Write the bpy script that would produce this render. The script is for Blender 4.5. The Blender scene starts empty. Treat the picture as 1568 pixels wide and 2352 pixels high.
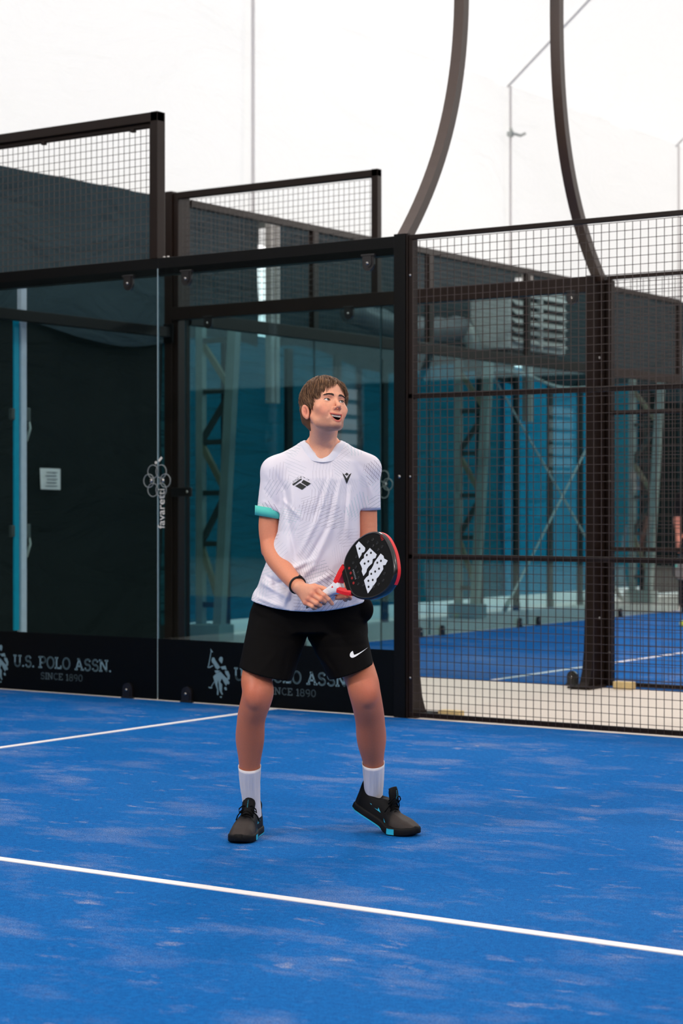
import bpy, bmesh, math, random
import numpy as np
from mathutils import Vector, Matrix, noise as mnoise
from mathutils.bvhtree import BVHTree

random.seed(7)
S = bpy.context.scene
COL = S.collection
PI = math.pi

# ------------------------------------------------------------------ camera
YAW = math.radians(34.5)
CAM = (10.67, -10.349, 1.31)
cam_d = bpy.data.cameras.new('camera')
cam = bpy.data.objects.new('camera', cam_d)
COL.objects.link(cam)
cam.location = CAM
cam.rotation_euler = (PI / 2 - math.atan(11.0 / 4537.0), 0, YAW)
cam_d.sensor_fit = 'HORIZONTAL'
cam_d.sensor_width = 24.0
cam_d.lens = 4537.0 * 24.0 / 1568.0
cam_d.clip_end = 300
cam_d.dof.use_dof = True
cam_d.dof.focus_distance = 7.85
cam_d.dof.aperture_fstop = 4.0
S.camera = cam

# ------------------------------------------------------------------ world: even overcast daylight outside the tent
W = bpy.data.worlds.new('overcast')
S.world = W
W.use_nodes = True
bg = W.node_tree.nodes['Background']
bg.inputs[0].default_value = (1.0, 0.985, 0.97, 1)
bg.inputs[1].default_value = 2.05
S.view_settings.view_transform = 'Standard'
S.view_settings.look = 'None'
S.view_settings.gamma = 1.0
S.view_settings.exposure = 0.0
S.view_settings.use_curve_mapping = False
S.cycles.max_bounces = 10
S.cycles.diffuse_bounces = 5
S.cycles.transparent_max_bounces = 24
S.cycles.caustics_reflective = False
S.cycles.caustics_refractive = False

# ------------------------------------------------------------------ materials
def lin(c):
    return tuple((v / 255 / 12.92) if v / 255 <= 0.04045 else ((v / 255 + 0.055) / 1.055) ** 2.4 for v in c)

MATS = {}
def new_mat(name):
    m = bpy.data.materials.new(name)
    m.use_nodes = True
    m.node_tree.nodes.clear()
    MATS[name] = m
    return m, m.node_tree.nodes, m.node_tree.links

def nd(N, t, **kw):
    n = N.new(t)
    for k, v in kw.items():
        if k.startswith('i_'):
            key = k[2:]
            n.inputs[int(key) if key.isdigit() else key.replace('_', ' ')].default_value = v
        else:
            setattr(n, k, v)
    return n

def mat(name, rgb, rough=0.5, metal=0.0, var=0.12, scale=20.0, bump=0.0, bscale=200.0, spec=0.5, sheen=0.0, sss=0.0):
    """plain procedural surface: base colour with a little noise variation and fine relief"""
    m, N, L = new_mat(name)
    out = nd(N, 'ShaderNodeOutputMaterial')
    p = nd(N, 'ShaderNodeBsdfPrincipled')
    L.new(p.outputs[0], out.inputs[0])
    tc = nd(N, 'ShaderNodeTexCoord')
    no = nd(N, 'ShaderNodeTexNoise', i_Scale=scale, i_Detail=4.0)
    L.new(tc.outputs['Object'], no.inputs['Vector'])
    c = lin(rgb)
    mx = nd(N, 'ShaderNodeMix', data_type='RGBA')
    mx.inputs[6].default_value = (*[v * (1 - var) for v in c], 1)
    mx.inputs[7].default_value = (*[min(1, v * (1 + var)) for v in c], 1)
    L.new(no.outputs[0], mx.inputs[0])
    L.new(mx.outputs[2], p.inputs['Base Color'])
    p.inputs['Roughness'].default_value = rough
    p.inputs['Metallic'].default_value = metal
    p.inputs['Specular IOR Level'].default_value = spec
    if sheen:
        p.inputs['Sheen Weight'].default_value = sheen
    if sss:
        p.inputs['Subsurface Weight'].default_value = sss
        p.inputs['Subsurface Radius'].default_value = (0.012, 0.005, 0.003)
        p.inputs['Subsurface Scale'].default_value = 1.0
    if bump:
        b = nd(N, 'ShaderNodeBump', i_Strength=bump, i_Distance=0.01)
        n2 = nd(N, 'ShaderNodeTexNoise', i_Scale=bscale, i_Detail=3.0)
        L.new(tc.outputs['Object'], n2.inputs['Vector'])
        L.new(n2.outputs[0], b.inputs['Height'])
        L.new(b.outputs[0], p.inputs['Normal'])
    return m

mat('steel_brown', (31, 20, 15), 0.45, 0.0, 0.15, 6, spec=0.2)
mat('steel_black', (9, 9, 9), 0.45, 0.0, 0.15, 6, spec=0.16)
mat('steel_arm', (58, 42, 34), 0.35, 0.0, 0.15, 6, spec=0.6)  # arm brown lifted above the post's to carry its lit face
mat('brace_beige', (128, 122, 98), 0.6)
mat('wire_brown', (56, 42, 36), 0.5)
mat('wire_far', (66, 58, 54), 0.5)
mat('galvanised', (150, 160, 154), 0.45, 0.1, 0.15, 8)
mat('galvanised_dark', (62, 70, 68), 0.5, 0.1, 0.15, 8)
mat('bolt', (170, 165, 160), 0.25, 0.9)
mat('clamp_black', (24, 20, 20), 0.35, 0.0, 0.1, 30, spec=0.6)
mat('paper', (226, 226, 222), 0.8)
mat('ink', (120, 122, 124), 0.8)
mat('film_black', (4, 6, 8), 0.5, spec=0.12)
mat('print_grey', (112, 140, 148), 0.6)
mat('print_dim', (84, 100, 104), 0.6)
mat('print_light', (222, 216, 206), 0.6)
mat('wood', (206, 180, 128), 0.7, var=0.2, scale=30)
mat('concrete', (203, 191, 180), 0.8, var=0.07, scale=0.8, bump=0.15, bscale=60)
mat('outdoor_ground', (190, 192, 190), 0.9)
mat('white_pole', (188, 194, 206), 0.4)
mat('cyan_glass_edge', (10, 150, 178), 0.25)
mat('unit_white', (176, 180, 176), 0.5)
mat('unit_dark', (40, 44, 46), 0.6)
mat('duct', (84, 92, 96), 0.45, 0.2)
mat('rope', (196, 200, 196), 0.7)
mat('stud_dark', (20, 26, 28), 0.6)
mat('line_white', (236, 228, 226), 0.85, var=0.06, scale=120, bump=0.3, bscale=500)

# --- glass: thin tinted sheet, half of the tint on either face
def glass_mat(name, tint, rough=0.0):
    m, N, L = new_mat(name)
    out = nd(N, 'ShaderNodeOutputMaterial')
    tr = nd(N, 'ShaderNodeBsdfTransparent')
    tr.inputs[0].default_value = (*[math.sqrt(v) for v in tint], 1)
    gl = nd(N, 'ShaderNodeBsdfGlossy', i_Roughness=rough)
    gl.inputs[0].default_value = (0.9, 0.97, 1, 1)
    # the sheet is thin: the far face must not reflect totally, so its index is inverted
    ge = nd(N, 'ShaderNodeNewGeometry'); io = nd(N, 'ShaderNodeMapRange')
    io.inputs['To Min'].default_value = 1.4; io.inputs['To Max'].default_value = 1 / 1.4
    L.new(ge.outputs['Backfacing'], io.inputs['Value'])
    fr = nd(N, 'ShaderNodeFresnel'); L.new(io.outputs[0], fr.inputs['IOR'])
    mx = nd(N, 'ShaderNodeMixShader')
    L.new(fr.outputs[0], mx.inputs[0])
    L.new(tr.outputs[0], mx.inputs[1])
    L.new(gl.outputs[0], mx.inputs[2])
    L.new(mx.outputs[0], out.inputs[0])
    return m
glass_mat('glass', (0.60, 0.76, 0.78), 0.01)
glass_mat('clear_plastic', (0.82, 0.85, 0.86), 0.12)
mat('glass_edge', (150, 168, 172), 0.25)
mat('glass_edge_far', (52, 78, 84), 0.3)

# --- tent skin: white fabric that lets daylight through
def membrane(name, refl, trans, wr=0.35, zs=2.2):
    m, N, L = new_mat(name)
    out = nd(N, 'ShaderNodeOutputMaterial')
    d = nd(N, 'ShaderNodeBsdfDiffuse'); d.inputs[0].default_value = (*refl, 1)
    t = nd(N, 'ShaderNodeBsdfTranslucent'); t.inputs[0].default_value = (*trans, 1)
    tc = nd(N, 'ShaderNodeTexCoord')
    no = nd(N, 'ShaderNodeTexNoise', i_Scale=0.7, i_Detail=5.0, i_Distortion=1.2)
    mp = nd(N, 'ShaderNodeMapping'); mp.inputs['Scale'].default_value = (1, 1, zs)
    L.new(tc.outputs['Object'], mp.inputs[0]); L.new(mp.outputs[0], no.inputs['Vector'])
    b = nd(N, 'ShaderNodeBump', i_Strength=wr, i_Distance=0.25)
    L.new(no.outputs[0], b.inputs['Height'])
    L.new(b.outputs[0], d.inputs['Normal']); L.new(b.outputs[0], t.inputs['Normal'])
    a = nd(N, 'ShaderNodeAddShader')
    L.new(d.outputs[0], a.inputs[0]); L.new(t.outputs[0], a.inputs[1]); L.new(a.outputs[0], out.inputs[0])
    return m
membrane('tent_white', (0.42, 0.42, 0.42), (0.40, 0.395, 0.39), 0.3)
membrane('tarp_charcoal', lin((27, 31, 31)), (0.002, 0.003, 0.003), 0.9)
membrane('seam_skin', (0.46, 0.46, 0.46), (0.33, 0.33, 0.34), 0.1)
membrane('seam_wall', (0.44, 0.43, 0.43), (0.365, 0.355, 0.35), 0.1)
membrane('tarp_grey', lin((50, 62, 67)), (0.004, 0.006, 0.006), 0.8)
membrane('tarp_glow_teal', lin((32, 70, 76)), (0.004, 0.055, 0.084), 1.0, 7.0)  # dark tarp coloured teal for the glow and blue reflections in the glass
membrane('tarp_glow_blue', lin((36, 92, 112)), (0.005, 0.115, 0.20), 1.0, 7.0)  # stronger blue glow painted into the tarp further right

# --- turf: blue carpet pile with pale sand drifts
def turf(name):
    m, N, L = new_mat(name)
    out = nd(N, 'ShaderNodeOutputMaterial')
    p = nd(N, 'ShaderNodeBsdfPrincipled'); L.new(p.outputs[0], out.inputs[0])
    tc = nd(N, 'ShaderNodeTexCoord')
    def noise(scale, detail=4.0, rough=0.55, dist=0.0, vec=None):
        n = nd(N, 'ShaderNodeTexNoise', i_Scale=scale, i_Detail=detail, i_Roughness=rough, i_Distortion=dist)
        L.new(vec if vec else tc.outputs['Object'], n.inputs['Vector'])
        return n.outputs[0]
    def ramp(src, a, b):
        r = nd(N, 'ShaderNodeMapRange', clamp=True)
        r.inputs['From Min'].default_value = a; r.inputs['From Max'].default_value = b
        L.new(src, r.inputs['Value']); return r.outputs[0]
    def mth(op, a, b=None, c=None):
        n = nd(N, 'ShaderNodeMath', operation=op)
        for i, v in enumerate((a, b, c)):
            if v is None: continue
            if isinstance(v, (int, float)): n.inputs[i].default_value = v
            else: L.new(v, n.inputs[i])
        return n.outputs[0]
    fine = noise(260, 3.0, 0.7)
    mid = noise(45, 4.0, 0.65)
    mp = nd(N, 'ShaderNodeMapping'); mp.inputs['Rotation'].default_value = (0, 0, -YAW); mp.inputs['Scale'].default_value = (0.55, 1.0, 1)
    L.new(tc.outputs['Object'], mp.inputs[0])
    patch = ramp(noise(0.9, 5.0, 0.62), 0.40, 0.66)
    blot = ramp(noise(3.2, 7.0, 0.68, 0.15, mp.outputs[0]), 0.50, 0.70)
    scuff = ramp(noise(9.0, 6.0, 0.62, 0.2, mp.outputs[0]), 0.60, 0.72)
    spot = ramp(fine, 0.44, 0.64)
    grain = ramp(noise(130, 4.0, 0.75), 0.42, 0.66)
    sand = mth('MULTIPLY', mth('MAXIMUM', mth('MULTIPLY', blot, 0.55), scuff), mth('MULTIPLY', mth('MULTIPLY_ADD', spot, 0.6, mth('MULTIPLY', grain, 0.4)), mth('MULTIPLY_ADD', patch, 0.7, 0.3)))
    haze = mth('MULTIPLY', mth('MULTIPLY_ADD', patch, 0.8, 0.2), mth('MULTIPLY_ADD', spot, 0.55, mth('MULTIPLY', grain, 0.45)))
    c1 = nd(N, 'ShaderNodeMix', data_type='RGBA')
    c1.inputs[6].default_value = (*lin((0, 62, 132)), 1); c1.inputs[7].default_value = (*lin((0, 116, 196)), 1)
    L.new(ramp(mth('MULTIPLY_ADD', fine, 0.65, mth('MULTIPLY', mid, 0.35)), 0.34, 0.66), c1.inputs[0])
    c2 = nd(N, 'ShaderNodeMix', data_type='RGBA')
    c2.inputs[7].default_value = (*lin((76, 146, 214)), 1)
    L.new(c1.outputs[2], c2.inputs[6]); L.new(mth('MULTIPLY', haze, 0.34), c2.inputs[0])
    c3 = nd(N, 'ShaderNodeMix', data_type='RGBA')
    c3.inputs[7].default_value = (*lin((212, 200, 196)), 1)
    L.new(c2.outputs[2], c3.inputs[6]); L.new(mth('MINIMUM', mth('MULTIPLY', sand, 1.35), 0.9), c3.inputs[0])
    L.new(c3.outputs[2], p.inputs['Base Color'])
    p.inputs['Roughness'].default_value = 0.9
    p.inputs['Specular IOR Level'].default_value = 0.1
    b = nd(N, 'ShaderNodeBump', i_Strength=0.55, i_Distance=0.012)
    L.new(fine, b.inputs['Height']); L.new(b.outputs[0], p.inputs['Normal'])
    return m
turf('turf_blue')

# ------------------------------------------------------------------ mesh helpers
class MB:
    def __init__(s): s.v = []; s.f = []
    def add(s, vs, fs):
        o = len(s.v); s.v += [tuple(map(float, q)) for q in vs]; s.f += [tuple(i + o for i in f) for f in fs]; return s
    def box(s, a, b):
        x0, y0, z0 = a; x1, y1, z1 = b
        return s.add([(x0, y0, z0), (x1, y0, z0), (x1, y1, z0), (x0, y1, z0), (x0, y0, z1), (x1, y0, z1), (x1, y1, z1), (x0, y1, z1)],
                     [(3, 2, 1, 0), (4, 5, 6, 7), (0, 1, 5, 4), (1, 2, 6, 5), (2, 3, 7, 6), (3, 0, 4, 7)])
    def bbox(s, a, b, bv=0.006):
        """box with chamfered edges"""
        bm = bmesh.new(); bmesh.ops.create_cube(bm, size=1)
        for q in bm.verts:
            q.co = Vector([(a[i] + b[i]) / 2 + q.co[i] * (b[i] - a[i]) for i in range(3)])
        bmesh.ops.bevel(bm, geom=list(bm.edges), offset=bv, segments=2, affect='EDGES', profile=0.6)
        bm.verts.index_update()
        s.add([q.co for q in bm.verts], [[q.index for q in f.verts] for f in bm.faces]); bm.free(); return s
    def bar(s, p, q, w, h=None, up=(0, 0, 1)):
        """rectangular bar from p to q, w across, h along up"""
        h = h or w; p = Vector(p); q = Vector(q); d = (q - p).normalized(); u = Vector(up)
        if abs(d.dot(u)) > 0.98: u = Vector((1, 0, 0))
        r = d.cross(u).normalized(); u = r.cross(d).normalized()
        vs = [p + r * (a * w / 2) + u * (b * h / 2) for a, b in ((-1, -1), (1, -1), (1, 1), (-1, 1))] + [q + r * (a * w / 2) + u * (b * h / 2) for a, b in ((-1, -1), (1, -1), (1, 1), (-1, 1))]
        return s.add(vs, [(3, 2, 1, 0), (4, 5, 6, 7), (0, 1, 5, 4), (1, 2, 6, 5), (2, 3, 7, 6), (3, 0, 4, 7)])
    def tube(s, pts, rad, n=10, cap=True):
        pts = [Vector(p) for p in pts]; m = len(pts)
        if isinstance(rad, (int, float)): rad = [rad] * m
        vs = []; ref = None
        for i, p in enumerate(pts):
            d = (pts[min(i + 1, m - 1)] - pts[max(i - 1, 0)]).normalized()
            if ref is None:
                ref = Vector((0, 0, 1)) if abs(d.z) < 0.9 else Vector((1, 0, 0))
            r = (ref - d * ref.dot(d)).normalized(); ref = r; u = d.cross(r)
            vs += [p + (r * math.cos(2 * PI * k / n) + u * math.sin(2 * PI * k / n)) * rad[i] for k in range(n)]
        fs = [(i * n + k, i * n + (k + 1) % n, (i + 1) * n + (k + 1) % n, (i + 1) * n + k) for i in range(m - 1) for k in range(n)]
        if cap: fs += [tuple(range(n - 1, -1, -1)), tuple((m - 1) * n + k for k in range(n))]
        return s.add(vs, fs)
    def sweep(s, pts, sec, side):
        """sweep a polygon section: sec in (side, normal) coords; side is constant"""
        pts = [Vector(p) for p in pts]; side = Vector(side); m = len(pts); n = len(sec); vs = []
        for i, p in enumerate(pts):
            d = (pts[min(i + 1, m - 1)] - pts[max(i - 1, 0)]).normalized(); u = d.cross(side).normalized()
            vs += [p + side * a + u * b for a, b in sec]
        fs = [(i * n + k, i * n + (k + 1) % n, (i + 1) * n + (k + 1) % n, (i + 1) * n + k) for i in range(m - 1) for k in range(n)]
        fs += [tuple(range(n - 1, -1, -1)), tuple((m - 1) * n + k for k in range(n))]
        return s.add(vs, fs)
    def prism(s, poly, o, ax, ay, t):
        """polygon poly (2d) at origin o with axes ax, ay, thickened by t along ax x ay"""
        o = Vector(o); ax = Vector(ax); ay = Vector(ay); nz = ax.cross(ay).normalized()
        n = len(poly); b = [o + ax * a + ay * c for a, c in poly]
        vs = b + [q + nz * t for q in b]
        fs = [tuple(range(n - 1, -1, -1)), tuple(range(n, 2 * n))] + [(k, (k + 1) % n, n + (k + 1) % n, n + k) for k in range(n)]
        return s.add(vs, fs)
    def build(s, name, material, parent=None, smooth=False, sub=None):
        me = bpy.data.meshes.new(name)
        off = Vector((0, 0, 0))
        vs = s.v
        if parent is not None and parent.get('_base') is not None:
            b = parent['_base']; vs = [(x - b[0], y - b[1], z - b[2]) for x, y, z in vs]
        me.from_pydata(vs, [], s.f)
        me.materials.append(MATS[material]); me.validate(); me.update()
        bm = bmesh.new(); bm.from_mesh(me); bmesh.ops.recalc_face_normals(bm, faces=bm.faces); bm.to_mesh(me); bm.free()
        if smooth:
            for p in me.polygons: p.use_smooth = True
        o = bpy.data.objects.new(name, me); COL.objects.link(o)
        if parent is not None: o.parent = parent
        return o

def tag(o, label=None, cat=None, group=None, kind=None):
    if label: o['label'] = label
    if cat: o['category'] = cat
    if group: o['group'] = group
    if kind: o['kind'] = kind
    return o

def thing(name, label, cat, loc=(0, 0, 0), group=None, kind=None):
    """an Empty at the thing's base; parts are written in world metres and shifted to it"""
    o = bpy.data.objects.new(name, None); COL.objects.link(o)
    o.empty_display_size = 0.1
    o.location = loc; o['_base'] = list(map(float, loc))
    return tag(o, label, cat, group, kind)

def copy_thing(root, loc, label=None):
    r = root.copy(); COL.objects.link(r); r.location = loc
    if label: r['label'] = label
    for ch in root.children:
        c = ch.copy(); COL.objects.link(c); c.parent = r
        for g in ch.children:
            d = g.copy(); COL.objects.link(d); d.parent = c
    return r

def wire_grid(o, ax, ay, nx, ny, step, r, mb=None):
    """welded wire mesh: square wires along ax and ay"""
    mb = mb or MB(); o = Vector(o); ax = Vector(ax); ay = Vector(ay); n = ax.cross(ay)
    for i in range(nx + 1):
        p = o + ax * (i * step); mb.bar(p, p + ay * (ny * step), 2 * r, 2 * r, up=n)
    for j in range(ny + 1):
        p = o + ay * (j * step) + n * (1.6 * r); mb.bar(p, p + ax * (nx * step), 2 * r, 2 * r, up=n)
    return mb
# ------------------------------------------------------------------ the hall
XW, ZT, ZE = -1.95, 4.36, 6.74          # tent side wall, top of the dark tarp, eaves
YN, YF, XR = -22.0, 30.0, 23.0

mb = MB(); mb.add([(XW - 12, YN - 12, -0.03), (XR + 12, YN - 12, -0.03), (XR + 12, YF + 12, -0.03), (XW - 12, YF + 12, -0.03)], [(0, 1, 2, 3)])
tag(mb.build('ground', 'outdoor_ground'), 'pale ground outside the tent seen under the tarp', kind='structure')
mb = MB(); mb.box((XW - 0.3, YN, -0.028), (XR, YF, -0.006))
tag(mb.build('floor', 'concrete'), 'beige concrete hall floor between the courts', kind='structure')

def sheet(y0, y1, z0, z1, x, ny, nz, amp, seed, scallop=0.0):
    """hanging cloth in the plane x, with soft folds"""
    vs = []; fs = []
    for j in range(nz + 1):
        for i in range(ny + 1):
            y = y0 + (y1 - y0) * i / ny; z = z0 + (z1 - z0) * j / nz
            n = mnoise.noise(Vector((y * 1.3 + seed, z * 0.35, seed))) * 0.6 + mnoise.noise(Vector((y * 3.1 + z * 1.2, z * 0.8 + seed, 3.1))) * 0.4
            vs.append((x + amp * n, y, z + (scallop * math.sin(y * 1.9 + seed) if j == 0 else 0)))
    for j in range(nz):
        for i in range(ny):
            a = j * (ny + 1) + i; fs.append((a, a + 1, a + ny + 2, a + ny + 1))
    return vs, fs

wl = thing('wall_left', 'tent side wall, dark tarp below and white translucent skin above', None, (XW, 0, 0), kind='structure')
for k, (y0, y1, m, z0) in enumerate([(YN, -8.35, 'tarp_charcoal', 0), (-7.5, -2, 'tarp_charcoal', 0), (-2, 4.9, 'tarp_charcoal', 0.0), (4.9, 8.4, 'tarp_glow_teal', 0.14), (8.4, 11.7, 'tarp_glow_teal', 0.17), (11.7, 14.2, 'tarp_glow_blue', 0.17), (14.2, 15.6, 'tarp_glow_teal', 0.17), (15.6, YF, 'tarp_charcoal', 0.05)]):
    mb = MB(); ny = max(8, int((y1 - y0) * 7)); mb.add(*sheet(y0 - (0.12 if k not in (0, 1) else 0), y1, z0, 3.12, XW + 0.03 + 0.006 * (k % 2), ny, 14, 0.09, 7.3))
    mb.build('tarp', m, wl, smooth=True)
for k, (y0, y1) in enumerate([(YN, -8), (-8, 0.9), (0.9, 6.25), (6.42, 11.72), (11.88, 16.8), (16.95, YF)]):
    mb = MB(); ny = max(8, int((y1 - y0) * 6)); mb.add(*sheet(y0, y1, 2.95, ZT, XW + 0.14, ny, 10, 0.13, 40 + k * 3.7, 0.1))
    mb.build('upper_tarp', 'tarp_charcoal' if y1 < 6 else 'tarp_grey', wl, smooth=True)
mb = MB(); mb.add(*sheet(YN, YF, ZT - 0.25, ZE, XW - 0.04, 260, 12, 0.05, 88.0)); mb.build('membrane', 'tent_white', wl, smooth=True)
# louvred opening further along, seen only mirrored in the glass
mb = MB()
for z in np.arange(1.80, 2.7, 0.17): mb.box((XW, -8.35, z), (XW + 0.03, -7.5, z + 0.05))
mb.box((XW - 0.01, -8.38, 0), (XW + 0.05, -8.33, 3.1)); mb.box((XW - 0.01, -7.53, 0), (XW + 0.05, -7.47, 3.1)); mb.box((XW, -8.35, 2.66), (XW + 0.05, -7.5, 3.1)); mb.box((XW, -8.35, 0), (XW + 0.05, -7.5, 1.76))
tag(mb.build('window_1', 'unit_white'), 'louvred daylight opening in the tent side wall', kind='structure')

def plain_wall(name, p, q, label):
    r = thing(name, label, None, p, kind='structure')
    p = Vector(p); q = Vector(q)
    for a, b, m, nm in ((0, ZT, 'tarp_charcoal', 'tarp'), (ZT, 14.2, 'tent_white', 'membrane')):
        if name == 'wall_right' and nm == 'membrane': b = ZE
        z = Vector((0, 0, 1)); mb = MB(); mb.add([p + z * a, q + z * a, q + z * b, p + z * b], [(0, 1, 2, 3)]); mb.build(nm, m, r)
plain_wall('wall_right', (XR, YN, 0), (XR, YF, 0), 'tent side wall behind the camera')
plain_wall('wall_near', (XW, YN, 0), (XR, YN, 0), 'tent end wall on the camera side')
plain_wall('wall_far', (XW, YF, 0), (XR, YF, 0), 'tent end wall beyond the second court')

# roof skin, one bay per portal frame, rising from the eaves
prof = [(XW - 0.04, ZE), (-0.85, 7.66), (0.6, 8.75), (2.4, 9.9), (4.6, 11.0), (7.4, 12.0), (10.5, 12.4), (13.6, 12.0), (16.4, 11.0), (18.6, 9.9), (20.4, 8.75), (21.9, 7.66), (XR, ZE)]
ys = [YN, -20.4, -15.1, -9.8, -4.5, 0.9, 6.32, 11.8, 16.87, 22, YF]
ceil = thing('ceiling', 'white translucent tent roof skin', None, (XW, YN, ZE), kind='structure')
for k in range(len(ys) - 1):
    vs = []; fs = []; n = 10
    for i in range(n + 1):
        t = i / n; y = ys[k] + (ys[k + 1] - ys[k]) * t; sag = 0.16 * math.sin(PI * t)
        for x, z in prof: vs.append((x, y, z - sag * (0 if z == ZE else 1)))
    m = len(prof)
    for i in range(n):
        for j in range(m - 1): a = i * m + j; fs.append((a, a + 1, a + m + 1, a + m))
    MB().add(vs, fs).build('roof_skin', 'tent_white', ceil, smooth=True)
for k, y in enumerate((6.32, 11.8, 16.87)):
    tr = thing('trim_%d' % (k + 1), 'pale seam of the tent skin over a portal frame', None, (XW, y, ZT), kind='structure')
    MB().bar((XW + 0.03, y, ZT), (XW + 0.03, y, ZE - 0.02), 0.06, 0.004, up=(1, 0, 0)).build('wall_seam', 'seam_wall', tr)
    mb = MB()
    for (x0, z0), (x1, z1) in zip(prof[:4], prof[1:5]): mb.bar((x0 + .02, y, z0 - 0.03), (x1 + .02, y, z1 - 0.03), 0.06, 0.004)
    mb.build('roof_seam', 'seam_skin', tr)
tr = thing('pipe_bracket', 'small white hook bracket high on the tent wall seam', 'bracket', (XW + 0.06, 11.8, 6.1))
MB().tube([(XW + 0.06, 11.75, 6.17), (XW + 0.09, 11.76, 6.10), (XW + 0.12, 11.9, 6.09), (XW + 0.13, 12.0, 6.13)], 0.02, 8).build('hook', 'unit_white', tr, True)
MB().bbox((XW + 0.03, 11.7, 6.06), (XW + 0.08, 11.8, 6.12)).build('plate', 'unit_white', tr)

# ------------------------------------------------------------------ courts
def court(y0, y1, label, sx, tail):
    t = thing('court_turf', label, 'turf', (10, (y0 + y1) / 2, 0))
    MB().box((0.0, y0, -0.006), (20.0, y1, 0.0)).build('turf_carpet', 'turf_blue', t)
    MB().box((sx - 0.025, y0, 0.0), (sx + 0.025, y1, 0.003)).build('service_line', 'line_white', t)
    MB().box((sx, (y0 + y1) / 2 - 0.025, 0.0), (10, (y0 + y1) / 2 + 0.025, 0.003)).build('centre_line', 'line_white', t)
court(-10.0, -0.02, 'blue artificial turf of the near court under the player', 3.05, '')
court(2.64, 12.6, 'blue artificial turf of the second court beyond the fence', 3.14, '')
# ------------------------------------------------------------------ lettering helpers
def arc(cx, cz, rx, rz, a0, a1, n=10):
    return [(cx + rx * math.cos(math.radians(a0 + (a1 - a0) * i / n)), cz + rz * math.sin(math.radians(a0 + (a1 - a0) * i / n))) for i in range(n + 1)]
def serif(x, z, w=0.26): return [(x - w / 2, z), (x + w / 2, z)]
GLYPH = {  # (advance, strokes) cap height 1, slab serif strokes
 'U': (.92, [[(.16, .97)] + arc(.43, .30, .27, .30, 180, 360) + [(.70, .97)], serif(.16, .96), serif(.70, .96)]),
 'S': (.78, [arc(.38, .73, .25, .24, 20, 270) + arc(.38, .26, .27, .26, 90, -160)]),
 'P': (.80, [[(.16, .03), (.16, .97), (.42, .97)] + arc(.42, .71, .26, .26, 90, -90) + [(.16, .45)], serif(.16, .03, .32), serif(.12, .96, .2)]),
 'O': (.92, [arc(.44, .5, .34, .48, 90, 450, 24)]),
 'L': (.74, [[(.16, .97), (.16, .04), (.62, .04), (.62, .24)], serif(.16, .96), serif(.1, .04, .2)]),
 'A': (.92, [[(.12, .03), (.42, .96), (.74, .03)], [(.24, .33), (.62, .33)], serif(.12, .03, .24), serif(.76, .03, .24), [(.3, .96), (.44, .96)]]),
 'N': (.98, [[(.16, .03), (.16, .96), (.74, .04), (.74, .97)], serif(.16, .03), serif(.12, .96, .2), serif(.74, .96)]),
 'I': (.40, [[(.18, .03), (.18, .97)], serif(.18, .03), serif(.18, .96)]),
 'C': (.86, [arc(.44, .5, .33, .47, 50, 310, 18)]),
 'E': (.76, [[(.64, .22), (.64, .04), (.16, .04), (.16, .96), (.62, .96), (.62, .78)], [(.16, .5), (.46, .5)], serif(.1, .04, .2), serif(.1, .96, .2)]),
 '1': (.52, [[(.08, .82), (.26, .96), (.26, .03)], serif(.26, .03, .3)]),
 '8': (.76, [arc(.36, .74, .22, .23, 0, 360, 16), arc(.36, .26, .27, .25, 0, 360, 16)]),
 '9': (.76, [arc(.36, .68, .25, .28, 0, 360, 16), [(.61, .68)] + arc(.33, .42, .28, .40, 20, -80, 8)]),
 '0': (.80, [arc(.38, .5, .27, .47, 0, 360, 20)]),
 '.': (.30, [[(.08, .05), (.17, .05)]]), ' ': (.42, [])}
def glyph_mesh(ch, ox, oz, h, xs, w, y, t=0.0012):
    """strokes of one character as flat bars in the x-z plane"""
    mb = MB()
    for st in GLYPH[ch][1]:
        for (a, b), (c, d) in zip(st[:-1], st[1:]):
            dx, dz = (c - a) * xs, (d - b); l = math.hypot(dx, dz) or 1
            e = 0.25 * w; ax_, az_ = dx / l * e, dz / l * e
            p = Vector((ox + (a * xs - ax_) * h, y, oz + (b - az_) * h)); q = Vector((ox + (c * xs + ax_) * h, y, oz + (d + az_) * h))
            mb.bar(p, q, t, w * h, up=Vector((-dz, 0, dx)))
    return mb
def write_line(txt, x0, x1, z, h, w, y, material, parent):
    tot = sum(GLYPH[c][0] for c in txt); xs = (x1 - x0) / (tot * h); x = x0
    for c in txt:
        if c != ' ':
            glyph_mesh(c, x, z, h, xs, w, y).build('letter', material, parent)
        x += GLYPH[c][0] * xs * h
def font_text(txt, size, material, parent, M, name='lettering', ext=0.0008):
    cu = bpy.data.curves.new(name, 'FONT'); cu.body = txt; cu.size = size; cu.extrude = ext
    o = bpy.data.objects.new(name, cu); COL.objects.link(o)
    bpy.context.view_layer.update()
    me = bpy.data.meshes.new_from_object(o.evaluated_get(bpy.context.evaluated_depsgraph_get()))
    bpy.data.objects.remove(o); bpy.data.curves.remove(cu)
    me.transform(M); me.materials.clear(); me.materials.append(MATS[material]); me.name = name
    r = bpy.data.objects.new(name, me); COL.objects.link(r)
    if parent:
        b = parent['_base']; me.transform(Matrix.Translation((-b[0], -b[1], -b[2]))); r.parent = parent
    return r

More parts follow.
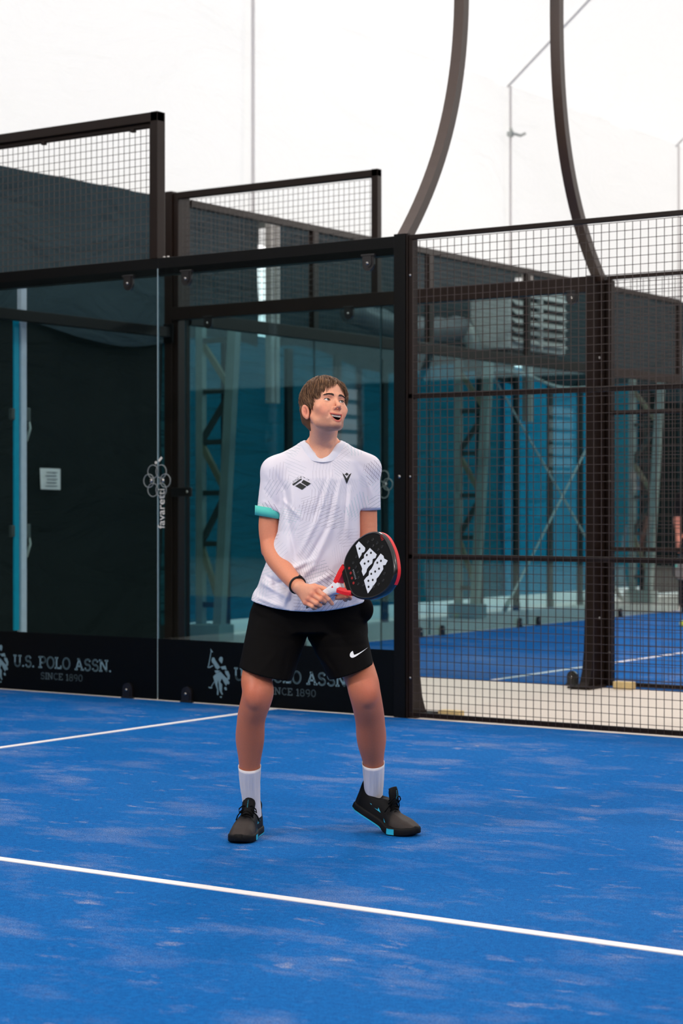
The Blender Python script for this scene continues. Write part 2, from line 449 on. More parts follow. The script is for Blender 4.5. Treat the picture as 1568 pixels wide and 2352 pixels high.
# ------------------------------------------------------------------ parts used on both courts
def glass_panel(name, label, a, b, edge='x'):
    t = thing('glass_screen', label, 'glass screen', ((a[0] + b[0]) / 2, (a[1] + b[1]) / 2, 0), 'toughened glass screens of the courts')
    MB().box(a, b).build('pane', 'glass', t)
    e = 0.004; em = 'glass_edge' if a[1] == 0 else 'glass_edge_far'
    for k in (0, 1):
        if edge == 'x':
            x = b[0] if k else a[0] - e
            MB().box((x, a[1], a[2]), (x + e, b[1], b[2])).build('polished_edge', em, t)
        else:
            y = b[1] if k else a[1] - e
            MB().box((a[0], y, a[2]), (b[0], y + e, b[2])).build('polished_edge', em, t)
    return t

def dome(w, h, n=10):
    return [(-w / 2, 0), (w / 2, 0)] + [(w / 2 * math.cos(PI * i / n), h - w / 2 + w / 2 * math.sin(PI * i / n)) for i in range(n + 1)]

def make_clamp(label, group):
    t = thing('glass_clamp', label, 'clamp', (0, 0, 0), group)
    MB().prism(dome(0.085, 0.105), (0, -0.004, 0), (1, 0, 0), (0, 0, 1), 0.018).build('plate', 'clamp_black', t)
    MB().prism(dome(0.055, 0.08), (0, -0.022, 0.004), (1, 0, 0), (0, 0, 1), 0.006).build('cover', 'clamp_black', t)
    MB().tube([(0, -0.026, 0.058), (0, -0.036, 0.058)], [0.011, 0.009], 10).build('bolt', 'bolt', t, True)
    MB().bbox((-0.05, -0.03, 0.0), (0.05, 0.0, 0.012), 0.003).build('foot', 'clamp_black', t)
    return t
proto = None
def clamp(loc, rotz, flip, label, group):
    global proto
    if proto is None:
        proto = make_clamp(label, group); r = proto
    else:
        r = copy_thing(proto, loc, label)
    r.location = loc; r.rotation_euler = (0, PI if flip else 0, rotz); r['group'] = group; r['label'] = label
    return r

def light_pole(x, y, path, foot, label, w=0.075):
    """post with a flared foot that goes on upward as a curved lamp arm"""
    sgn = 1 if foot > 0 else -1
    t = thing('lamp_pole', label, 'pole', (x, y, 0), 'curved lamp poles of the courts')
    prof = [(0, 0), (0.23, 0), (0.20, 0.04), (0.165, 0.12), (0.14, 0.26), (0.125, 0.5), (0.115, 0.9), (0.11, 1.4), (0.11, 3.0), (0, 3.0)]
    mb = MB(); mb.prism([(sgn * a, b) for a, b in prof], (x - w / 2, y, 0), (0, 1, 0), (0, 0, 1), w)
    mb.build('post', 'steel_brown', t)
    MB().bbox((x - 0.09, y + sgn * 0.02 if sgn > 0 else y - 0.3, 0.0), (x + 0.09, y + 0.3 if sgn > 0 else y - 0.02, 0.014), 0.004).build('base_plate', 'steel_brown', t)
    MB().sweep(path, [(-w / 2, -0.032), (w / 2, -0.032), (w / 2, 0.032), (-w / 2, 0.032)], (1, 0, 0)).build('curved_arm', 'steel_arm', t)
    for k, q in enumerate((0.5, 2.4)):
        MB().tube([(x + w / 2, y + sgn * 0.05, q), (x + w / 2 + 0.012, y + sgn * 0.05, q)], 0.011, 8).build('bolt', 'bolt', t, True)
    return t

def smooth_path(x, pts, n=36):
    ys_, zs_ = zip(*pts); out = []
    for i in range(n + 1):
        z = zs_[0] + (zs_[-1] - zs_[0]) * i / n
        # smooth cubic through the samples
        co = np.polyfit(zs_, ys_, 4); out.append((x, float(np.polyval(co, z)), z))
    return out

def fence_panel(label, x0, x1, y, first, last):
    t = thing('fence_panel', label, 'fence', ((x0 + x1) / 2, y, 0), 'welded wire fence panels')
    for z0, z1, nm in ((2.972, 3.002, 'top_rail'), (1.984, 2.016, 'middle_rail'), (0.988, 1.02, 'middle_rail'), (0.006, 0.036, 'bottom_rail')):
        MB().bbox((x0, y + 0.004, z0), (x1, y + 0.034, z1), 0.003).build(nm, 'steel_brown', t)
    for xx in (x0, x1 - 0.03):
        MB().bbox((xx, y + 0.004, 0.036), (xx + 0.028, y + 0.034, 2.972), 0.003).build('upright', 'steel_brown', t)
    mb = wire_grid((first, y, 0.01), (1, 0, 0), (0, 0, 1), int((last - first) / 0.05), 59, 0.05, 0.0017)
    tag(mb.build('wire_mesh', 'wire_brown', t), 'square welded wire mesh', kind='stuff')
    for z in (0.25, 1.5, 2.75):
        MB().tube([(x0 + 0.014, y - 0.004, z), (x0 + 0.014, y + 0.006, z)], 0.008, 8).build('bolt', 'bolt', t, True)
    return t

# ------------------------------------------------------------------ near court, side wall in the plane y = 0
glass_panel('g', 'left glass panel of the near court wall, left of the clear joint plate', (0.03, 0.0, 0.015), (2.040, 0.012, 2.93))
glass_panel('g', 'glass panel directly behind the player, up to the black post', (2.048, 0.0, 0.015), (3.958, 0.012, 2.93))

EMB = [[(340,380),(425,495),(360,505)],[(350,500),(370,500),(302,930),(272,930)],[(260,930),(300,955),(420,890),(430,922),(330,985),(255,985)],
 [(375,740),(400,660),(460,660),(495,740),(570,850),(640,950),(560,1020),(500,980),(440,860),(390,810)],[(590,705),(650,690),(722,705),(690,830),(640,790)],
 [(600,695),(640,625),(690,625),(722,670),(715,698)],
 [(430,1240),(520,1150),(650,1080),(760,1200),(860,1290),(920,1400),(900,1460),(845,1440),(820,1510),(760,1420),(690,1280),(640,1400),(700,1480),(690,1700),(720,1760),(700,1800),(650,1730),(610,1640),(600,1500),(580,1330),(555,1480),(590,1700),(580,1810),(540,1800),(550,1640),(490,1480),(440,1300)],
 [(780,1040),(880,1050),(930,1180),(920,1300),(850,1320),(860,1220),(800,1140)],[(780,1540),(830,1560),(840,1640),(790,1640),(760,1590)],
 [(640,1840),(690,1840),(680,1890),(630,1880)],[(450,1400),(470,1402),(382,1572),(362,1562)],[(290,1570),(400,1580),(400,1612),(340,1620),(290,1600)],
 [(650,930),(800,890),(840,1020),(760,1000),(700,1010)],[(470,1060),(560,1040),(640,1060),(560,1130),(500,1130)]]
def banner(x0, x1, tx, ex, label):
    t = thing('printed_banner', label, 'banner', ((x0 + x1) / 2, 0.02, 0), 'black sponsor bands along the glass foot')
    MB().box((x0, -0.0025, 0.004), (x1, -0.0008, 0.418)).build('band', 'film_black', t)
    y = -0.0032
    em = MB()
    for k, poly in enumerate(EMB):
        pp = [(a / 13.07 / 274, -b / 13.07 / 355) for a, b in poly]
        em.prism(pp, (ex, y - 0.0001 * k, 0.452), (1, 0, 0), (0, 0, 1), 0.0004)
    em.build('emblem', 'print_grey', t)
    write_line('U.S. POLO ASSN.', tx, tx + 0.93, 0.172, 0.078, 0.15, y, 'print_grey', t)
    write_line('SINCE 1890', tx + 0.262, tx + 0.665, 0.092, 0.046, 0.11, y, 'print_dim', t)
    return t
banner(0.03, 2.040, 0.705, 0.395, 'black band with pale polo lettering on the left glass panel')
banner(2.048, 3.958, 2.700, 2.405, 'black band with polo lettering partly hidden behind the player')

fr = thing('top_beam', 'dark steel beam along the top of the near glass wall', 'beam', (2.0, 0.03, 2.88))
MB().bbox((-0.05, 0.004, 2.885), (2.044, 0.085, 3.005), 0.004).build('beam_section', 'steel_black', fr)
MB().bbox((2.046, 0.0, 2.885), (3.956, 0.08, 3.002), 0.004).build('beam_section', 'steel_black', fr)
for x in (1.98, 2.01, 2.075, 2.11):
    MB().tube([(x, 0.03, 3.0), (x, 0.03, 3.014)], 0.010, 8).build('bolt', 'bolt', fr, True)

pm = thing('upper_mesh_panel', 'tall wire mesh frame above the left glass panel', 'fence', (1.0, 0.05, 3.0), 'mesh frames above the glass')
MB().bbox((0.004, 0.0, 3.935), (2.04, 0.075, 4.0), 0.004).build('top_rail', 'steel_brown', pm)
MB().bbox((1.978, 0.0, 3.0), (2.04, 0.085, 4.002), 0.004).build('upright', 'steel_brown', pm)
MB().bbox((1.945, 0.03, 3.0), (1.976, 0.06, 3.93), 0.003).build('inner_frame', 'steel_brown', pm)
MB().bbox((0.004, 0.03, 3.905), (1.95, 0.06, 3.933), 0.003).build('inner_frame', 'steel_brown', pm)
tag(wire_grid((0.006, 0.045, 3.0), (1, 0, 0), (0, 0, 1), 39, 19, 0.05, 0.0017).build('wire_mesh', 'wire_far', pm), kind='stuff')
for x in (0.95, 1.78): MB().bbox((x, 0.02, 3.885), (x + 0.035, 0.05, 3.91), 0.005).build('clip', 'steel_brown', pm)

bp = thing('end_post', 'flat black steel post where the near glass meets the wire fence', 'post', (4.0, 0, 0))
MB().bbox((3.960, -0.012, 0.0), (4.044, 0.004, 3.012), 0.003).build('face_plate', 'steel_black', bp)
MB().bbox((4.046, -0.004, 0.0), (4.058, 0.03, 3.012), 0.002).build('edge_channel', 'steel_brown', bp)
MB().bbox((3.962, 0.006, 0.0), (3.974, 0.03, 2.88), 0.002).build('glass_channel', 'steel_black', bp)
MB().tube([(4.004, -0.012, 1.50), (4.004, -0.018, 1.50)], 0.011, 10).build('bolt', 'bolt', bp, True)
light_pole(4.0, 0.035, smooth_path(4.0, [(0.05, 2.98), (0.165, 3.161), (0.367, 3.408), (0.526, 3.683), (0.661, 4.044), (0.716, 4.337), (0.732, 4.625), (0.728, 4.95), (0.70, 5.3), (0.66, 5.6), (0.60, 5.9)]), 1,
           'brown lamp pole rising from the black post and curving right')
fence_panel('near wire fence panel right of the black post', 4.060, 6.06, 0.0, 4.095, 6.05)
fence_panel('next near wire fence panel at the right edge', 6.075, 8.08, 0.0, 6.09, 8.07)

# corner post off to the left and the tie beam between both courts
cp = thing('corner_post', 'brown corner post of the near court', 'post', (0, 0.05, 0))
MB().bbox((-0.06, 0.0, 0), (0.0, 0.1, 4.0), 0.004).build('post', 'steel_brown', cp)
MB().bbox((-0.09, -0.02, 0), (0.03, 0.14, 0.012), 0.003).build('base_plate', 'steel_brown', cp)
tb = thing('tie_beam', 'dark beam joining the back corners of both courts', 'beam', (0, 1.35, 2.75))
MB().bbox((-0.035, 0.09, 2.745), (0.035, 2.6, 2.83), 0.004).build('beam', 'steel_black', tb)
MB().bbox((-0.05, 2.585, 2.70), (0.05, 2.6, 2.86), 0.003).build('end_plate', 'steel_black', tb)

# clear flower-shaped joint plates
def joint_plate(x, y, label):
    t = thing('joint_plate', label, 'joint plate', (x, y, 1.49), 'clear flower joint plates on the glass')
    for a, b in ((-0.072, 0), (0.072, 0), (-0.036, 0.062), (0.036, 0.062), (-0.036, -0.062), (0.036, -0.062)):
        p = MB(); p.tube([(x + a, y - 0.002, 1.49 + b), (x + a, y - 0.009, 1.49 + b)], [0.047, 0.045], 28)
        d = p.build('petal', 'clear_plastic', t, False)
        ring = MB(); ring.tube([(x + a + 0.045 * math.cos(2 * PI * k / 28), y - 0.008, 1.49 + b + 0.045 * math.sin(2 * PI * k / 28)) for k in range(29)], 0.0028, 6, False)
        ring.build('rim', 'plastic_rim', t, True)
    for a in (-0.05, 0.052):
        MB().tube([(x + a, y - 0.008, 1.49), (x + a, y - 0.016, 1.49)], [0.016, 0.012], 12).build('bolt', 'bolt', t, True)
    return t
def rim_mat():
    m, N, L = new_mat('plastic_rim')
    out = nd(N, 'ShaderNodeOutputMaterial'); a = nd(N, 'ShaderNodeBsdfTransparent'); g = nd(N, 'ShaderNodeBsdfPrincipled')
    g.inputs['Base Color'].default_value = (0.5, 0.5, 0.48, 1); g.inputs['Roughness'].default_value = 0.15
    mx = nd(N, 'ShaderNodeMixShader', i_0=0.5); L.new(a.outputs[0], mx.inputs[1]); L.new(g.outputs[0], mx.inputs[2]); L.new(mx.outputs[0], out.inputs[0])
rim_mat()
joint_plate(2.044, 0.0, 'clear flower joint plate on the near glass, beside the vertical lettering')
joint_plate(2.130, 2.62, 'clear flower joint plate on the far glass, right of the player')

st = thing('maker_sticker', 'pale vertical maker lettering on the near glass joint', 'sticker', (2.08, -0.002, 1.16))
M = Matrix.Translation((2.104, -0.0015, 1.165)) @ Matrix.Rotation(PI / 2, 4, 'X') @ Matrix.Rotation(PI / 2, 4, 'Z')
font_text('favaretti', 0.083, 'print_light', st, M)
MB().tube([(2.03, -0.0015, 1.613), (2.03, -0.003, 1.613)], 0.010, 10).build('dot', 'print_light', st)
MB().bar((2.053, -0.002, 1.622), (2.082, -0.002, 1.648), 0.001, 0.016, up=(-1, 0, 1)).build('leaf', 'print_light', st)
st2 = thing('glass_stamp', 'tiny white stamp low on the glass right of the joint', 'stamp', (2.08, 0, 0.05))
font_text('(Itraval)', 0.034, 'paper', st2, Matrix.Translation((2.075, -0.0015, 0.052)) @ Matrix.Rotation(PI / 2, 4, 'X'))

for x, nm in ((1.79, 'black floor clamp left of the near glass joint'), (2.31, 'black floor clamp right of the near glass joint')):
    clamp((x, -0.001, 0.0), 0, False, nm, 'clamps on the near glass')
for x, nm in ((1.80, 'black top clamp left of the near glass joint'), (2.31, 'black top clamp right of the near glass joint'), (3.775, 'black top clamp near the black post')):
    clamp((x, -0.001, 2.90), 0, True, nm, 'clamps on the near glass')

# ------------------------------------------------------------------ second court, side wall in the plane y = 2.62
Y2 = 2.62
glass_panel('g', 'left glass panel of the second court side wall', (0.16, Y2, 0.015), (2.126, Y2 + 0.012, 2.9))
glass_panel('g', 'right glass panel of the second court side wall', (2.134, Y2, 0.015), (3.95, Y2 + 0.012, 2.9))
cp = thing('corner_post', 'tall brown corner post of the second court', 'post', (0, Y2 + 0.1, 0))
MB().bbox((-0.06, Y2 - 0.01, 0), (0.02, Y2 + 0.1, 3.985), 0.004).build('post', 'steel_brown', cp)
MB().bbox((0.024, Y2 + 0.01, 0), (0.075, Y2 + 0.17, 3.97), 0.004).build('post', 'steel_brown', cp)
MB().bbox((-0.1, Y2 - 0.05, 0), (0.12, Y2 + 0.2, 0.012), 0.003).build('base_plate', 'steel_brown', cp)
bk = thing('post_bracket', 'black middle bracket holding the far glass to its corner post', 'bracket', (0.12, Y2, 1.43))
MB().bbox((0.02, Y2 - 0.02, 1.40), (0.24, Y2 - 0.002, 1.475), 0.006).build('plate', 'clamp_black', bk)
MB().tube([(0.2, Y2 - 0.02, 1.44), (0.2, Y2 - 0.032, 1.44)], 0.012, 10).build('bolt', 'bolt', bk, True)
fr = thing('top_beam', 'brown steel beam along the top of the second court glass', 'beam', (2.0, Y2, 2.89))
MB().bbox((0.03, Y2 - 0.03, 2.89), (3.97, Y2 + 0.05, 2.998), 0.004).build('beam', 'steel_brown', fr)
MB().bbox((3.86, Y2 - 0.034, 2.885), (3.97, Y2 - 0.03, 3.0), 0.002).build('end_plate', 'steel_brown', fr)
pm = thing('upper_mesh_panel', 'wire mesh frame above the left glass of the second court', 'fence', (1.0, Y2, 3.0), 'mesh frames above the glass')
MB().bbox((0.08, Y2, 3.915), (2.1, Y2 + 0.06, 3.972), 0.004).build('top_rail', 'steel_brown', pm)
MB().bbox((2.04, Y2, 2.99), (2.10, Y2 + 0.06, 3.975), 0.004).build('upright', 'steel_brown', pm)
tag(wire_grid((0.11, Y2 + 0.03, 3.0), (1, 0, 0), (0, 0, 1), 39, 18, 0.05, 0.0016).build('wire_mesh', 'wire_far', pm), kind='stuff')
light_pole(4.01, Y2 + 0.03, smooth_path(4.05, [(2.60, 2.98), (2.409, 3.211), (2.274, 3.384), (2.129, 3.675), (2.012, 4.089), (1.96, 4.478), (1.955, 4.876), (1.97, 5.3), (2.0, 5.6), (2.05, 5.9)]), -1,
           'dark lamp pole of the second court curving left')
MB()
ep = thing('end_post', 'broad brown post at the end of the second court glass', 'post', (4.0, Y2 + 0.08, 0))
MB().bbox((3.952, Y2 + 0.032, 0.0), (4.062, Y2 + 0.16, 3.01), 0.004).build('post', 'steel_brown', ep)
MB().bbox((4.066, Y2 + 0.06, 0.0), (4.09, Y2 + 0.16, 2.98), 0.004).build('edge_channel', 'steel_brown', ep)
fence_panel('wire fence panel of the second court at right', 4.092, 6.09, Y2 + 0.03, 4.13, 6.08)
for x, nm in ((1.84, 'black top clamp above the left far glass, beside its joint'), (0.42, 'black top clamp at the far glass corner post'), (3.83, 'black top clamp beside the broad brown post')):
    clamp((x, Y2 - 0.001, 2.905), 0, True, nm, 'clamps on the second court side glass')
clamp((3.83, Y2 - 0.001, 0.0), 0, False, 'black floor clamp beside the broad brown post', 'clamps on the second court side glass')

# second court, back wall in the plane x = 0.05
XB = 0.05
js = [2.80, 4.65, 6.67, 8.70, 10.72, 12.6]
nm = ['first', 'second', 'third', 'fourth', 'fifth']
for k in range(5):
    glass_panel('g', '%s glass panel from the corner post along the far back wall' % nm[k], (XB, js[k] + 0.006, 0.015), (XB + 0.012, js[k + 1] - 0.006, 2.86), 'y')
fr = thing('back_beam', 'brown beam along the far back wall of the second court', 'beam', (XB, 7.6, 2.85))
MB().bbox((XB - 0.03, 2.79, 2.86), (XB + 0.04, 12.6, 2.97), 0.004).build('beam', 'steel_brown', fr)
pm = thing('upper_mesh_panel', 'long receding mesh frame above the far back wall', 'fence', (XB, 7.6, 2.97), 'mesh frames above the glass')
MB().bbox((XB - 0.03, 2.81, 3.868), (XB + 0.03, 12.6, 3.93), 0.004).build('top_rail', 'steel_brown', pm)
for y in js[1:]:
    MB().bbox((XB - 0.03, y - 0.04, 2.97), (XB + 0.03, y + 0.04, 3.868), 0.004).build('upright', 'steel_brown', pm)
tag(wire_grid((XB, 2.82, 2.97), (0, 1, 0), (0, 0, 1), 195, 18, 0.05, 0.0015).build('wire_mesh', 'wire_far', pm), kind='stuff')
for k, y in enumerate(js[1:5]):
    for s, w in ((-0.21, 'left'), (0.21, 'right')):
        clamp((XB + 0.014, y + s, 0.0), PI / 2, False, 'black floor clamp %s of the %s far back wall joint' % (w, ['first', 'second', 'third', 'fourth'][k]), 'clamps along the far back wall')

# ------------------------------------------------------------------ behind the second court
def truss(y, xb, label, h=3.02):
    t = thing('truss_column', label, 'truss', (-1.4, y, 0), 'lattice columns of the tent')
    xo = -1.52; xi0, xi1 = xb, xb + 0.20
    MB().bar((xo, y, 0.02), (xo, y, h + 0.1), 0.07, 0.08, up=(1, 0, 0)).build('outer_chord', 'galvanised', t)
    MB().bar((xi0, y, 0.02), (xi1, y, h + 0.1), 0.085, 0.1, up=(1, 0, 0)).build('inner_chord', 'galvanised', t)
    MB().bbox((xo - 0.08, y - 0.12, 0), (xi0 + 0.1, y + 0.12, 0.16), 0.01).build('foot', 'galvanised', t)
    zs_ = [0.35, 0.95, 1.45, 1.95, 2.45, 2.95]
    for i, z in enumerate(zs_):
        f = z / h; xi = xi0 + (xi1 - xi0) * f
        MB().bar((xo, y, z), (xi, y, z), 0.045, 0.05).build('rung', 'galvanised_dark', t)
        if i < len(zs_) - 1:
            z2 = zs_[i + 1]; xj = xi0 + (xi1 - xi0) * z2 / h
            a, b = ((xo, y, z2), (xi, y, z)) if i % 2 == 0 else ((xo, y, z), (xj, y, z2))
            MB().bar(a, b, 0.04, 0.055).build('brace', 'galvanised_dark' if i % 2 else 'brace_beige', t)
    return t
truss(4.94, -1.30, 'pale lattice column behind the player, left of his shoulder')
truss(9.85, -1.30, 'pale lattice column behind the fence, left of the cable cross')
truss(14.5, -1.28, 'pale lattice column right of the broad brown post')
mat('flange_pale', (176, 171, 164), 0.6)
for y, l in ((6.33, 'pale upright strip of the tent frame above the player'), (11.8, 'pale upright strip of the tent frame above the louvred unit'), (16.87, 'pale upright strip of the tent frame at the right edge')):
    t = thing('frame_upright', l, 'column', (XW + 0.2, y, 2.6), 'pale uprights of the tent frame')
    for s in (-0.045, 0.045): MB().bbox((XW + 0.24, y + s - 0.032, 2.4), (XW + 0.32, y + s + 0.032, 4.36), 0.006).build('flange', 'flange_pale', t)
    MB().bbox((XW + 0.0, y - 0.03, 4.25), (XW + 0.25, y + 0.03, 4.33), 0.004).build('wall_bracket', 'galvanised_dark', t)
    MB().box((XW + 0.25, y - 0.015, 2.4), (XW + 0.27, y + 0.015, 4.36)).build('web', 'galvanised_dark', t)
for k, y in enumerate((5.6, 6.69, 7.6, 8.55, 10.7, 11.6, 12.5, 13.34, 15.3)):
    t = thing('tarp_batten', '%s dark upright batten on the tarp counting from the corner post' % ['first', 'second', 'third', 'fourth', 'fifth', 'sixth', 'seventh', 'eighth', 'ninth'][k], 'batten', (XW + 0.1, y, 0), 'dark battens along the tarp')
    MB().bbox((XW + 0.2, y - 0.05, 0.0), (XW + 0.25, y + 0.05, 3.0), 0.004).build('batten', 'stud_dark', t)
    MB().bbox((XW + 0.25, y - 0.03, 0.0), (XW + 0.27, y + 0.03, 0.1), 0.004).build('shoe', 'galvanised_dark', t)

hu = thing('louvred_unit', 'pale air handling unit with louvres hung behind the far back wall', 'air unit', (-1.1, 10.55, 3.2))
MB().bbox((-1.38, 9.88, 3.18), (-0.84, 11.27, 3.92), 0.02).build('casing', 'unit_white', hu)
MB().box((-0.842, 9.92, 3.26), (-0.835, 11.22, 3.88)).build('recess', 'unit_dark', hu)
for c0, c1 in ((9.93, 10.53), (10.57, 11.2)):
    for i in range(6):
        z = 3.3 + i * 0.11
        mb = MB(); mb.add([(-0.835, c0, z), (-0.835, c1, z), (-0.78, c1, z - 0.055), (-0.78, c0, z - 0.055), (-0.835, c0, z + 0.018), (-0.835, c1, z + 0.018), (-0.775, c1, z - 0.04), (-0.775, c0, z - 0.04)],
                          [(0, 1, 2, 3), (4, 5, 6, 7), (0, 1, 5, 4), (2, 3, 7, 6), (1, 2, 6, 5), (0, 3, 7, 4)])
        mb.build('louvre', 'unit_white', hu)
MB().bbox((-0.84, 10.53, 3.2), (-0.77, 10.57, 3.9), 0.004).build('mullion', 'unit_white', hu)
MB().bbox((-1.3, 9.95, 3.06), (-0.9, 11.2, 3.18), 0.01).build('support_frame', 'unit_dark', hu)
du = thing('air_duct', 'dull blue fabric air duct sagging left of the louvred unit', 'duct', (-1.3, 8.7, 3.3))
MB().tube([(-1.35, 7.3 + 0.2 * i, 3.42 - 0.1 * math.sin(PI * i / 12) + 0.02 * (i % 2)) for i in range(13)], [0.13 + 0.015 * (i % 2) for i in range(13)], 14).build('sleeve', 'duct', du, True)
MB().tube([(-1.32, 9.60, 3.4), (-1.3, 9.69, 3.36), (-1.25, 9.74, 3.25), (-1.22, 9.74, 3.1)], [0.12, 0.12, 0.1, 0.09], 12).build('elbow', 'galvanised', du, True)
ho = thing('hose', 'pale hose sagging along the tarp above the cable cross', 'hose', (-1.5, 12, 2.9))
MB().tube([(-1.5, 10.5 + 0.2 * i, 2.98 + 0.05 * math.sin(i * 0.5) - 0.012 * i * 0.6) for i in range(16)], 0.022, 8).build('hose', 'rope', ho, True)
for a, b, l in (((-1.5, 10.6, 2.94), (-1.5, 14.2, -0.006), 'thin cable falling to the right across the tarp'), ((-1.42, 13.3, 2.42), (-1.42, 10.72, -0.006), 'thin cable rising to the right across the tarp')):
    t = thing('brace_cable', l, 'cable', a, 'crossed brace cables')
    MB().tube([a, b], 0.014, 6).build('cable', 'rope', t)
    MB().tube([Vector(a).lerp(Vector(b), 0.93), Vector(a).lerp(Vector(b), 0.98)], 0.03, 8).build('turnbuckle', 'galvanised', t, True)

# slim glass-edged pole behind the left panel, with the notice on the tarp
sp = thing('clamped_pole', 'slim pale pole with a cyan glass edge seen through the left panel', 'pole', (-0.15, 0.95, 0))
MB().bbox((-0.17, 0.945, 0.0), (-0.12, 1.005, 3.05), 0.008).build('pole', 'white_pole', sp)
MB().box((-0.155, 0.885, 0.35), (-0.14, 0.94, 2.83)).build('glass_strip', 'cyan_glass_edge', sp)
for z in (2.03, 1.12):
    c = MB().bbox((-0.18, 1.005, z - 0.05), (-0.12, 1.05, z + 0.06), 0.01).build('clamp', 'galvanised_dark', sp)
    MB().bbox((-0.17, 0.85, z - 0.04), (-0.13, 0.885, z + 0.05), 0.008).build('clamp', 'galvanised_dark', sp)
    MB().tube([(-0.15, 1.05, z - 0.02), (-0.15, 1.07, z - 0.1), (-0.15, 1.03, z - 0.2)], 0.012, 8).build('lever', 'galvanised', sp, True)
nt = thing('paper_notice', 'white paper notice fixed to the dark tarp at left', 'notice', (XW + 0.12, 3.11, 1.47))
MB().add([(XW + .12, 2.985, 1.475), (XW + .13, 3.115, 1.472), (XW + .12, 3.247, 1.471), (XW + .12, 3.247, 1.665), (XW + .135, 3.11, 1.667), (XW + .12, 2.973, 1.668)], [(0, 1, 4, 5), (1, 2, 3, 4)]).build('sheet', 'paper', nt)
for i in range(5):
    MB().box((XW + 0.136, 3.03 + 0.01 * (i % 3), 1.50 + 0.031 * i), (XW + 0.137, 3.19 - 0.012 * (i % 2), 1.509 + 0.031 * i)).build('text_line', 'ink', nt)
for (x, y, l) in ((4.19, 2.545, 'yellowish wood block beside the broad brown post'), (4.215, 0.10, 'yellowish wood block behind the foot of the near fence')):
    t = thing('wood_block', l, 'block', (x + 0.075, y + 0.04, -0.006), 'wood blocks on the concrete')
    MB().bbox((x, y, -0.006), (x + 0.15, y + 0.07, 0.05), 0.006).build('block', 'wood', t)
    MB().box((x + 0.147, y + 0.012, 0.005), (x + 0.1505, y + 0.058, 0.04)).build('end_grain', 'wood', t)

# ------------------------------------------------------------------ flood lamps on the poles (all above or behind the view)
mat('lamp_housing', (40, 40, 42), 0.5); mat('lamp_lens', (235, 235, 230), 0.3)
def flood(x, y, z, aim, power, label, top):
    t = thing('flood_lamp', label, 'lamp', (x, y, z), 'flood lamps of the near court')
    d = (Vector(aim) - Vector((x, y, z))).normalized()
    MB().bar(Vector((x, y, z)) - d * 0.10, Vector((x, y, z)) - d * 0.02, 0.62, 0.36).build('housing', 'lamp_housing', t)
    MB().bar(Vector((x, y, z)) - d * 0.02, Vector((x, y, z)) - d * 0.012, 0.56, 0.30).build('lens', 'lamp_lens', t)
    MB().bar(Vector((x, y, z)) - d * 0.1, (x, top, 5.935), 0.05, 0.05).build('stem', 'lamp_housing', t)
    la = bpy.data.lights.new('flood_light', 'AREA'); la.shape = 'RECTANGLE'; la.size = 0.56; la.size_y = 0.30; la.energy = power; la.color = (1.0, 0.96, 0.90)
    lo = bpy.data.objects.new('flood_light', la); COL.objects.link(lo); lo.parent = t; lo.location = (0, 0, 0)
    lo.rotation_euler = d.to_track_quat('-Z', 'Y').to_euler()
AIM = (7.5, -4.5, 0.5)
flood(4.0, 0.52, 6.25, AIM, 150, 'flood lamp on top of the curved pole beside the glass', 0.60)
arm = [(0.05, 2.98), (0.165, 3.161), (0.367, 3.408), (0.526, 3.683), (0.661, 4.044), (0.716, 4.337), (0.732, 4.625), (0.728, 4.95), (0.70, 5.3), (0.66, 5.6), (0.60, 5.9)]
light_pole(16.0, 0.035, smooth_path(16.0, arm), 1, 'added lamp pole of the near court, unseen beyond the right edge')  # pole and lamp past the view, added to brighten the court
flood(16.0, 0.52, 6.25, AIM, 150, 'added flood lamp beyond the right edge of the view', 0.60)
for x, l in ((4.0, 'left of the camera'), (16.0, 'behind the camera')):  # unseen poles and lamps added to light the player from the open side
    light_pole(x, -10.05, smooth_path(x, [(-10.0 - a, b) for a, b in arm]), -1, 'added lamp pole on the open side, ' + l)
    flood(x, -10.5, 6.25, AIM, 275, 'added flood lamp on the open side, ' + l, -10.60)

flood(4.05, 2.12, 6.25, (7.0, 7.5, 0.3), 200, 'flood lamp on top of the second curved pole', 2.05)
light_pole(4.0, 12.66, smooth_path(4.0, [(12.62 + a, b) for a, b in arm]), 1, 'added lamp pole on the far side of the second court, out of view')  # unseen pole and lamp added to brighten the second court
flood(4.0, 13.1, 6.25, (5.0, 7.5, 0.3), 260, 'added flood lamp on the far side of the second court', 13.22)
